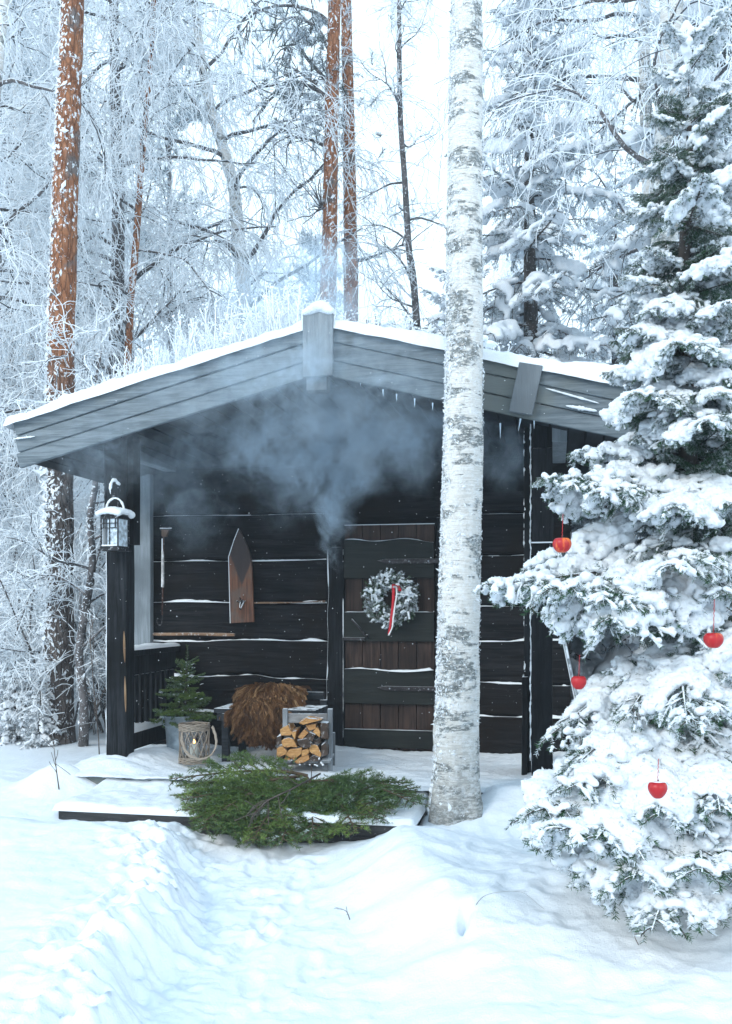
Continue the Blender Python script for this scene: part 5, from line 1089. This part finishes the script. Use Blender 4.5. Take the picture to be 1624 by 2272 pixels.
mb = MB(); ix = np.arange(1200).reshape(30, 40); mb.add(v, np.stack([ix[:-1, :-1], ix[1:, :-1], ix[1:, 1:], ix[:-1, 1:]], -1).reshape(-1, 4), 0, True, .1); v2 = v+[0, .018, -.015]; mb.add(v2, np.stack([ix[:-1, :-1], ix[:-1, 1:], ix[1:, 1:], ix[1:, :-1]], -1).reshape(-1, 4), 0, True, .1)
t = NT('brown_wool'); vv = t.var(); cl = t.mix(t.ramp(vv, .0, .55), (.05, .022, .010), (.20, .095, .04)); cl = t.mix(t.ramp(vv, .5, .9), cl, (.52, .33, .16)); M_WOOL = t.done(cl, .65, spec=.3)
obj('hide', mb, M_WOOL, sk)
n = 1300; s = .16+.84*rg.random(n)**.9; x = rg.uniform(-1, 1, n); R0 = skin_at(s, x); dn = skin_at(np.minimum(s+.02, 1), x)-skin_at(np.maximum(s-.02, 0), x); dn /= np.linalg.norm(dn, axis=1, keepdims=True)+1e-9
fl_ = np.stack([fbm(x*1.6, s*2.2, 0, 5, 2), fbm(x*1.6, s*2.2, 4, 6, 2)*.3, fbm(x*1.6, s*2.2, 8, 7, 2)*.3], 1)
D0 = dn*1.25+fl_*.9+np.stack([x*np.abs(x)*.75+.1*rg.normal(0, 1, n), -.16+0*x, -.05-.35*s], 1)+rg.normal(0, .2, (n, 3))
nl = 12; pr = np.repeat(np.arange(n), nl); ll = rg.uniform(.13, .24, n)*(1-.35*s)
LK = grow(R0, D0, ll, 14, .09, .085, rg); tt = np.linspace(0, 1, 14); ph = rg.uniform(0, 6.3, (n, 1, 3)); LK = LK+(.011*tt[None, :, None])*np.sin(rg.uniform(7, 13, (n, 1, 1))*tt[None, :, None]+ph)*[1, .6, .4]
A_ = LK[pr]+rg.normal(0, .0055, (len(pr), 1, 3))*np.linspace(1, .75, 14)[None, :, None]+np.cumsum(rg.normal(0, .0007, (len(pr), 14, 3)), 1)
mb = MB(); cv = np.clip(np.repeat(rg.uniform(.0, .85, n)*(1-.35*s), nl)+rg.normal(0, .12, len(pr)), 0, 1); tubes(mb, A_, np.linspace(.0018, .0008, 14)[None], 3, 0, a=cv); obj('wool', mb, M_WOOL, sk)

# zinc bucket with a little spruce
bc = at_z(400, 1676, .345); bk = thing('bucket', bc, 'dented zinc bucket holding a little spruce beside the railing', 'bucket')
t = NT('zinc'); c = t.co(); M_ZINC = t.done(t.mix(t.ramp(t.noise(c, 9, 5, .6), .3, .7), (.22, .27, .31), (.46, .53, .58)), .45, t.bump(t.noise(c, 12, 3), .25, .006), .45)
mb = MB(); rb_, rt_, hh = .098, .128, .31; lathe(mb, bc, [(.001, .0), (rb_, 0), (rb_+.002, .012), (rb_+.008, .09), (rb_+.010, .096), (rb_+.009, .102), (rt_-.008, hh-.03), (rt_-.003, hh-.025), (rt_-.003, hh), (rt_+.003, hh+.004), (rt_-.002, hh+.008), (rt_-.008, hh), (rb_+.01, .2), (.001, .2)], 40); obj('pail', mb, M_ZINC, bk)
for sx in (-1, 1):
    mb = MB(); e = bc+[sx*(rt_+.002)*.8, -rt_*.6, hh-.005]; lathe(mb, e, [(.001, .012), (.014, .010), (.016, 0), (.001, -.004)], 12, axis=(sx*.8, -.6, 0)); obj('lug', mb, M_ZINC, bk)
mb = MB(); an = np.linspace(0, pi, 30); tubes(mb, np.stack([bc[0]+rt_*.98*np.cos(an), bc[1]-.03-rt_*1.08*np.sin(an), bc[2]+hh-.01-.02*np.sin(an)*6*.5], 1), .0035, 6); obj('bail', mb, M_ZINC, bk)
# greener boughs for cutting: used on the little spruce and on the step
FC = []
t = NT('cut_bough_needles'); c = t.co(); vv = t.var(); gg = t.mix(t.ramp(vv, 0, .8), (.055, .10, .018), (.165, .235, .05)); gg = t.mix(t.ma('MULTIPLY', t.rnd(), .6), gg, (.045, .095, .05)); gg = t.mix(t.ma('MULTIPLY', t.ramp(t.rnd(), .35, .9), t.ramp(t.ma('ADD', t.noise(c, 9, 4, .7), t.ma('MULTIPLY', vv, .25)), .66, .76)), gg, (.62, .68, .70)); M_NEEDLE_CUT = t.done(gg, .55, spec=.3)
M_STEMB = m_plain('brown_bough_stem', (.075, .048, .030), .8, 0, .3, 20)
for i in range(6):
    mb, _ = make_frond(500+i, 1.0, 0, per=290, nl=.021, nw=.0042, W=[.42, .48, .40, .5, .44, .46][i], droop=[.22, .30, .18, .34, .26, .38][i], sag=.05, gap=.036, sub=.04, frost=((0, .55), (0, .5), (.1, .75), (0, .5), (.15, .8), (0, .55))[i]); FC.append(([.22, .30, .18, .34, .26, .38][i], mb.mesh('bough', [M_NEEDLE_CUT, M_STEMB])))
small = make_frond(520, 1.0, 0, per=260, nl=.05, nw=.009, W=.5, droop=.1, sag=.05, gap=.09, sub=.11, frost=(0, .75))[0]; FS = small.mesh('branch', [M_NEEDLE_CUT, M_STEMB])
sb2 = bc+[.03, .0, .2]; stp_ = at_y(416, 1432, bc[1]); ls = thing('spruce_sapling', sb2, 'small green spruce dusted with snow standing in the zinc bucket', 'spruce sapling'); mt = MB(); Ph = np.array([sb2, sb2*.5+stp_*.5+[.004, 0, 0], stp_]); tubes(mt, spline(Ph, 20), np.linspace(.012, .002, 20)[None], 6); obj('trunk', mt, M_BARKS, ls)
rg = np.random.default_rng(23); a = 0; Hs = stp_[2]-sb2[2]
for i in range(58):
    f = .06+.74*(i/58)**.95; a += 2.399; L = (.29*(1-f)**1.1+.035)*rg.uniform(.65, 1.25); e = np.interp(f, [0, .5, 1], [.0, .25, .8])+rg.normal(0, .12); r = sb2+(stp_-sb2)*f
    o = bpy.data.objects.new('branch', FS); COL.objects.link(o); o.parent = ls; M = dirmat(r-sb2, (cos(a)*cos(e), sin(a)*cos(e), sin(e)), L, rg.normal(0, .2)); o.matrix_local = Matrix(M.tolist())
mb = MB(); needles(mb, spline(Ph, 20)[None, 9:], 500, .018, .003, rg, 0, a0=0, a1=.5); obj('leader', mb, M_NEEDLE_CUT, ls)
q = []
for i in range(26):
    f = rg.uniform(.25, .8); an = rg.uniform(-2.8, -.2); L = .24*(1-f)**.75*rg.uniform(.5, 1); q.append((sb2+(stp_-sb2)*f+[cos(an)*L, sin(an)*L, .02+L*.3], an))
mb = MB(); v, f = remesh_snow([p_+np.array([cos(an), sin(an), .3])*k for p_, an in q for k in (0, .012, .024)], .006, .004, .7, .001, 30, 2, 1); mb.add(v, f, 0, True); obj('snow', mb, M_SNOWP, ls)

# wicker lantern with a burning candle
wk = at_z(431, 1692, .35); wl = thing('wicker_lantern', wk, 'round willow lantern with crossed canes and a big hoop handle', 'lantern'); rg = np.random.default_rng(29)
t = NT('grey_willow'); c = t.co(); M_WIL = t.done(t.mix(t.noise(c, 30, 4), t.mix(t.var(), (.13, .10, .075), (.26, .21, .165)), (.36, .31, .26)), .7, t.bump(t.noise(c, 60, 3), .3, .003))
rw, hw = .108, .285; mb = MB()
for i in range(13):
    for s in (-1, 1):
        tt = np.linspace(0, 1, 18); an = i*2*pi/13+s*tt*.95+rg.normal(0, .03); tubes(mb, np.stack([wk[0]+(rw+.003*s)*np.cos(an), wk[1]+(rw+.003*s)*np.sin(an), wk[2]+.03+(hw-.06)*tt], 1), .0036, 6, a=rg.random())
obj('lattice', mb, M_WIL, wl)
for z0, zn in ((.0, 5), (hw-.045, 6)):
    mb = MB()
    for j in range(zn):
        an = np.linspace(0, 2*pi, 90); tubes(mb, np.stack([wk[0]+(rw+.006*np.sin(an*9+j*pi))*np.cos(an), wk[1]+(rw+.006*np.sin(an*9+j*pi))*np.sin(an), wk[2]+z0+.006+j*.0085+.002*np.sin(an*5+j)], 1), .0055, 6, a=rg.random())
    obj('rim', mb, M_WIL, wl)
mb = MB(); hp = spline([at_y(404, 1625, wk[1]-.09), at_y(404, 1645, wk[1]-.14), at_y(416, 1672, wk[1]-.19), at_y(442, 1684, wk[1]-.20), at_y(466, 1677, wk[1]-.17), at_y(479, 1655, wk[1]-.11), at_y(478, 1632, wk[1]-.05), at_y(471, 1612, wk[1]-.0)], 50)
for q in range(3): tubes(mb, hp+.0045*np.stack([np.cos(np.arange(50)*.5+q*2.1), np.sin(np.arange(50)*.5+q*2.1), np.sin(np.arange(50)*.5+q*2.1+1)], 1), .0055, 7, cap=True, a=.8)
obj('handle', mb, M_WIL, wl)
t = NT('thin_glass'); gl = t.nd('BsdfGlossy'); gl.inputs['Roughness'].default_value = .03; tr = t.nd('BsdfTransparent'); lw = t.nd('LayerWeight'); lw.inputs[0].default_value = .25; mx = t.nd('MixShader'); t.lk(t.ma('MULTIPLY', lw.outputs['Fresnel'], .5), mx.inputs[0]); t.t.links.new(tr.outputs[0], mx.inputs[1]); t.t.links.new(gl.outputs[0], mx.inputs[2]); t.t.links.new(mx.outputs[0], t.o.inputs[0])
mb = MB(); lathe(mb, wk+[0, 0, .02], [(.082, 0), (.082, .235), (.080, .235), (.080, 0)], 32); obj('glass', mb, t.m, wl)
cn = thing('candle', wk+[0, 0, .02], 'thick pale candle burning inside the willow lantern', 'candle'); mb = MB(); lathe(mb, wk+[0, 0, .02], [(.001, 0), (.034, 0), (.035, .11), (.031, .125), (.012, .118), (.001, .117)], 24); obj('wax', mb, m_plain('candle_wax', (.52, .54, .50), .45, 0, .08), cn)
mb = MB(); tubes(mb, [wk+[0, 0, .137], wk+[0, 0, .15]], .0012, 5); obj('wick', mb, M_IRON, cn)
t = NT('candle_flame'); em = t.nd('Emission'); em.inputs[0].default_value = (1, .36, .08, 1); em.inputs[1].default_value = 9; t.t.links.new(em.outputs[0], t.o.inputs[0])
mb = MB(); lathe(mb, wk+[0, 0, .142], [(.0005, 0), (.0065, .008), (.0075, .014), (.004, .028), (.0004, .038)], 14); obj('flame', mb, t.m, cn)

# firewood rack
def C7(x, y): return (610+x/8.547)*.961, (1610+y/8.547)*.961
ax_ = np.array([-.15, 1., 0]); ax_ /= np.linalg.norm(ax_); pv = np.array([ax_[1], -ax_[0], 0])
hc = at_z(*C7(1300, 1430), ZF+.005)                                      # foot of the right front upright
M_RACK = m_wood('silver_grey_rack_wood', (.15, .165, .18), (.30, .33, .36), 'z', .15, fz=.66)
rk = thing('firewood_rack', hc-pv*.17, 'weathered grey firewood rack with two tall uprights, filled with split logs', 'firewood rack')
def on_plane(u, v, off):
    r = ray(u, v); p0 = hc+ax_*off; return EYE+r*((p0-EYE) @ ax_/(r @ ax_))
rpos = on_plane(*C7(1295, 1000), 0); lpos = on_plane(*C7(415, 400), 0); sepn = abs((lpos-hc) @ pv)
ztop = on_plane(*C7(1290, 225), 0)[2]; lx = hc-pv*sepn
for nm, b, z1 in (('upright', hc, ztop), ('upright', lx, ztop), ('upright', hc+ax_*.22, ztop-.2), ('upright', lx+ax_*.22, ztop-.2)):
    mb = MB(); bar(mb, (b[0], b[1], ZF-.01), (b[0], b[1], z1), .036, .04, up=pv, K=10, wob=.001); obj(nm, mb, M_RACK, rk, bevel=.003)
for off, z in ((0, ztop-.07), (.22, ztop-.27), (0, ZF+.055), (.22, ZF+.055)):
    mb = MB(); a = lx+ax_*(off+.002)+pv*.02; b = hc+ax_*(off+.002)-pv*.02; bar(mb, (a[0], a[1], z), (b[0], b[1], z), .068 if z > .6 else .03, .018, K=10, wob=.002); obj('rail', mb, m_wood('grey_rack_rail', (.17, .165, .165), (.33, .33, .33), 'x', .1, fz=.68), rk, bevel=.003)
mb = MB(); a, b = lx+ax_*-.10, hc+ax_*-.10
for q in (.02, .12, .22, .31): e = lx+pv*q*sepn/.33; bar(mb, e-ax_*.13+[0, 0, ZF+.083-e[2]], e+ax_*.26+[0, 0, ZF+.083-e[2]], .02, .07, K=4)
obj('floor_slat', mb, M_RACK, rk, bevel=.003)
mb = MB(); e = lx-ax_*.11+pv*.0; bar(mb, (e[0]-.015, e[1], ZF), (e[0]-.015, e[1], ZF+.072), .05, .05, up=pv, K=4); obj('foot', mb, M_RACK, rk, bevel=.003)
t = NT('split_birch_wood'); c = t.co(); g = t.noise(t.map(c, (10, 2, 30)), 2.5, 5, .6); cl = t.mix(t.ramp(g, .3, .7), (.36, .165, .05), (.66, .39, .16)); cl = t.mix(t.ramp(t.noise(c, 7, 4), .56, .68), cl, (.14, .055, .022)); cl = t.mix(t.ma('MULTIPLY', t.rnd(), .4), cl, (.26, .10, .035)); cl = t.mix(t.ramp(t.ma('ADD', t.noise(c, 18, 5, .7), t.ma('MULTIPLY', t.nz(), .16)), .66, .72), cl, SNOWC); M_SPLIT = t.done(cl, .75, t.bump(g, .5, .006))
M_LOGB = m_plain('brown_log_bark', (.060, .040, .030), .85, 0, .45, 18, .7, frost=.35)
LOGS = [("315,640 460,565 525,690 520,750 330,752", 0, 'pale split log with snow on its upper face, top left of the stack'), ("520,690 620,680 600,830 570,780", 0, 'small pointed wedge of split wood under the top left log'),
 ("345,860 380,830 480,805 560,830 640,970 520,970 440,990 370,960", 1, 'broad yellow log end with a curved bark top, left of the middle'), ("240,790 330,755 345,900 310,940 235,930", 2, 'dark bark covered log at the left side of the stack above the reddish one'),
 ("660,780 790,640 870,700 740,830", 0, 'square tilted log end with frosty face, centre of the stack'), ("820,550 1020,530 1010,620 890,655", 0, 'orange log end shaped like a bowl under the flat top slab'),
 ("960,680 1045,590 1100,680 1085,790", 1, 'bright yellow quarter log next to the right upright'), ("820,800 890,690 1010,740 950,870", 2, 'nearly black log end speckled with frost right of the tilted square one'),
 ("650,850 830,820 940,900 900,980 800,1000 690,950", 2, 'round bark log lying across the middle of the stack'), ("250,1010 360,975 440,1060 400,1130 250,1200", 0, 'reddish rough log end low at the left side of the stack'),
 ("410,1130 500,1030 740,1000 720,1120 590,1240", 0, 'large snow dusted log end in the lower row with an orange side'), ("740,1050 860,1010 890,1080 840,1140 735,1165", 0, 'small yellow log end between two larger ones in the lower row'),
 ("890,935 1000,930 1060,960 1120,1100 1110,1170 940,1100 895,1060", 1, 'pale log end with a hooked tip, lower right of the stack'), ("360,1270 420,1165 520,1220 480,1300", 0, 'little triangular log at the bottom left with a snow blob'),
 ("600,1260 720,1180 870,1150 880,1220 790,1280 660,1300", 0, 'flat orange wedge at the bottom, snow along its edge'), ("900,1200 980,1150 1090,1190 1060,1270 960,1260", 2, 'frost specked log at the bottom right by the upright'),
 ("690,500 830,420 1120,450 900,510 770,545", 0, 'flat pale slab lying on top of the stack under the rail'), ("960,860 1100,800 1120,900 1010,930", 2, 'grey brown log wedged below the yellow quarter log'),
 ("1120,950 1190,900 1250,1000 1250,1150 1130,1170", 2, 'dark grey barked log behind the right upright, lower one'), ("1110,500 1250,520 1260,830 1120,800", 2, 'thick brown barked log behind the right upright, upper one'), ("240,1215 360,1180 350,1290 240,1265", 2, 'thin dark bark strip log at the bottom left corner')]
rg = np.random.default_rng(31)
for i, (pg, bk_, lab) in enumerate(LOGS):
    px = [tuple(map(float, q.split(','))) for q in pg.split()]; off = -.14+rg.uniform(-.02, .02); pp = np.array([on_plane(*C7(*q), off) for q in px]); n = len(pp)
    if np.cross(pp[1]-pp[0], pp[2]-pp[0]) @ ax_ > 0: pp = pp[::-1]
    c0 = pp.mean(0); t = thing('firewood_log', c0, lab, 'firewood log', 'split logs stacked in the rack'); mb = MB(); Lg = rg.uniform(.28, .36)
    if bk_ != 2: pp = c0+(pp-c0)*1.04
    K_ = 8; rings = [c0+(pp-c0)*(1+.03*sin(k*1.3+i))+ax_*Lg*k/K_+rg.normal(0, .0012, (n, 3)) for k in range(K_+1)]
    v = np.concatenate(rings); j = np.arange(n); fc = np.concatenate([np.stack([j+k*n, j+(k+1)*n, (j+1) % n+(k+1)*n, (j+1) % n+k*n], 1) for k in range(K_)]); top = (np.tile(j, K_) >= n//2) if bk_ == 1 else np.zeros(len(fc), bool)
    for mk, mi in ((~top, 1 if bk_ == 2 else 0), (top, 1)):
        if mk.any(): mb.add(v, fc[mk], mi, False)
    e0 = MB(); e0.add(rings[0], [list(range(n))], 0); e0.add(rings[-1], [list(range(n))[::-1]], 0)
    obj('split_face', mb, [M_SPLIT, M_LOGB], t, bevel=.003); obj('end_grain', e0, M_SPLIT if bk_ != 2 else M_LOGB, t)
mb = MB(); q = []
for (x, y, r) in ((545, 1240, .010), (520, 1260, .009), (700, 1275, .008), (660, 1275, .008), (740, 1265, .007), (930, 1235, .011), (1080, 1215, .014), (1090, 1190, .010), (1120, 1290, .02), (1160, 1330, .02), (900, 1330, .016), (800, 1320, .014), (700, 1330, .013), (1000, 1330, .016), (1050, 1350, .02), (600, 1320, .01)): q.append((on_plane(*C7(x, y), -.155), r*.6))
v, f = remesh_snow([a for a, _ in q], [b for _, b in q], .005, .8, .003, 30, 3, 2); mb.add(v, f, 0, True); obj('rack_snow', mb, M_SNOWP, rk)

# spruce boughs laid over the step
rg = np.random.default_rng(37); cc = at_z(670, 1742, .33); i = 0
for ring, (cnt, ll, zz) in enumerate(((34, (.62, .95), .32), (30, (.45, .75), .34), (18, (.35, .55), .365))):
    for k in range(cnt):
        f = (k+rg.random())/cnt; an = -pi*1.05+f*pi*1.1                   # from left, over the front, to right
        tipx = np.interp(f, [0, .12, .3, .5, .7, .85, 1], [385, 440, 545, 650, 735, 835, 905]); tipv = np.interp(f, [0, .12, .3, .5, .7, .85, 1], [1768, 1838, 1872, 1866, 1850, 1822, 1770])
        tz = np.interp(f, [0, .12, .3, .5, .7, .85, 1], [.29, .20, .10, .11, .14, .22, .30]); tip = at_z(tipx+rg.normal(0, 14), tipv+rg.normal(0, 8)-ring*16, tz+.02+ring*.025)
        root = cc+np.array([(tip[0]-cc[0])*rg.uniform(.10, .45)+rg.normal(0, .06), rg.uniform(-.12, .10), zz-.33+rg.normal(0, .012)]); d = tip-root; L = np.linalg.norm(d)
        b = thing('spruce_bough', root, 'cut green spruce bough lying in the pile over the snowy step', 'spruce bough', 'cut spruce boughs on the step')
        kf = rg.integers(0, 6); o = bpy.data.objects.new('foliage', FC[kf][1]); COL.objects.link(o); o.parent = b; d[2] += FC[kf][0]*L*.92; o.matrix_local = Matrix(dirmat((0, 0, 0), d, L, rg.normal(0, .25), rg.uniform(1.0, 1.35)).tolist())
for k in range(14):                                                      # tips poking up along the back edge
    u = rg.uniform(520, 860); root = at_z(u, 1762, .33); tip = at_z(u+rg.normal(0, 25), 1728, .33)+[0, 0, rg.uniform(.0, .04)]; d = tip-root; L = np.linalg.norm(d)*1.25
    b = thing('spruce_bough', root, 'cut green spruce bough lying in the pile over the snowy step', 'spruce bough', 'cut spruce boughs on the step'); o = bpy.data.objects.new('foliage', FC[rg.integers(0, 6)][1]); COL.objects.link(o); o.parent = b; o.matrix_local = Matrix(dirmat((0, 0, 0), d, L, rg.normal(0, .3), 1.1).tolist())
st = thing('bare_branch', at_z(800, 1705, .40), 'bare grey spruce stem lying across the pile of boughs', 'branch'); mb = MB(); S = spline([at_z(710, 1722, .44), at_z(650, 1755, .43), at_z(590, 1785, .38), at_z(560, 1822, .28)], 24); S[:, 2] += .015; tubes(mb, S, np.linspace(.006, .003, 24)[None], 6, cap=True); rr_ = np.repeat(S[None], 12, 0); p, d = pick(rr_, rg.uniform(.1, .95, 12)); tubes(mb, grow(p, d/np.linalg.norm(d, axis=1, keepdims=True)+rg.normal(0, .7, (12, 3)), .14, 6, .15, .08, rg), .003, 5); obj('stem', mb, m_plain('grey_twig_bark', (.075, .058, .05), .8, 0, .3, 20), st)

# leaning pole, twigs in the snow
pt, pb2 = at_d(1248, 1405, 6.55), at_d(1287, 1592, 6.1); pl_ = thing('pole', pb2, 'thin grey pole leaning beside the right porch post', 'pole'); mb = MB(); pb2 = pb2.copy(); pb2 = pb2+(pb2-pt)*.55; tubes(mb, [pt+(pt-pb2)*.25, (pt+pb2)/2, pb2], .0135, 10, cap=True); obj('stick', mb, M_RACK, pl_)
tb = MB(); tubes(tb, [pt+(pt-pb2)*.25+[-.010, -.010, 0], pb2+[-.010, -.010, 0]], .003, 5); obj('frost', tb, M_SNOWP, pl_)
M_STEM = m_plain('dry_dark_stem', (.085, .065, .055), .8, 0, .3, 20, frost=.2)
def at_ground(u, v):
    z = .1
    for _ in range(12): q = at_z(u, v, z); z = .5*z+.5*float(gh(q[0], q[1]))
    return at_z(u, v, z)
def twig(label, pix, d, r, n, seed, name='twig'):
    g0 = at_ground(*pix[0]); d = (g0-EYE) @ FW; q = np.array([at_d(u, v, d) for u, v in pix]); q[0][2] -= .015; t = thing(name, q[0], label, 'twig'); rng = np.random.default_rng(seed); S = spline(q, 18); mb = MB(); tubes(mb, S, np.linspace(r, r*.4, 18)[None], 5, 0)
    if n: p, dd = pick(np.repeat(S[None], n, 0), rng.uniform(.25, .95, n)); dd = dd/np.linalg.norm(dd, axis=1, keepdims=True)+rng.normal(0, .6, (n, 3)); L = np.linalg.norm(S[-1]-S[0]); tubes(mb, grow(p, dd, L*.35*rng.uniform(.5, 1.2, n), 6, .12, .02, rng), r*.45, 4, 0)
    obj('stem', mb, M_STEM, t)
twig('thin bare sapling sticking out of the snow at the far left', [(131, 1748), (124, 1700), (118, 1640)], 6.6, .005, 7, 1); twig('tall bare stem close to the left porch post', [(221, 1695), (217, 1620), (204, 1480), (200, 1400)], 7.3, .006, 9, 2)
twig('forked dark twig in the snow at the middle of the path edge', [(778, 2040), (768, 2022), (742, 2012)], 4.25, .003, 5, 3); twig('arched dry grass stem on the right drift', [(1048, 2010), (1080, 1985), (1150, 1978), (1185, 1998)], 4.6, .0016, 2, 4); twig('dry brown stalk at the foot of the apple spruce', [(1440, 2062), (1462, 2020), (1500, 1980), (1520, 1975)], 4.1, .002, 5, 5)
twig('curled dry stalk in the snow at the lower right', [(1420, 2095), (1408, 2075), (1425, 2070), (1436, 2085)], 3.95, .002, 2, 6); twig('few grass blades beside the foot of the big birch', [(1075, 1790), (1072, 1765), (1068, 1752)], 5.75, .0025, 4, 7)
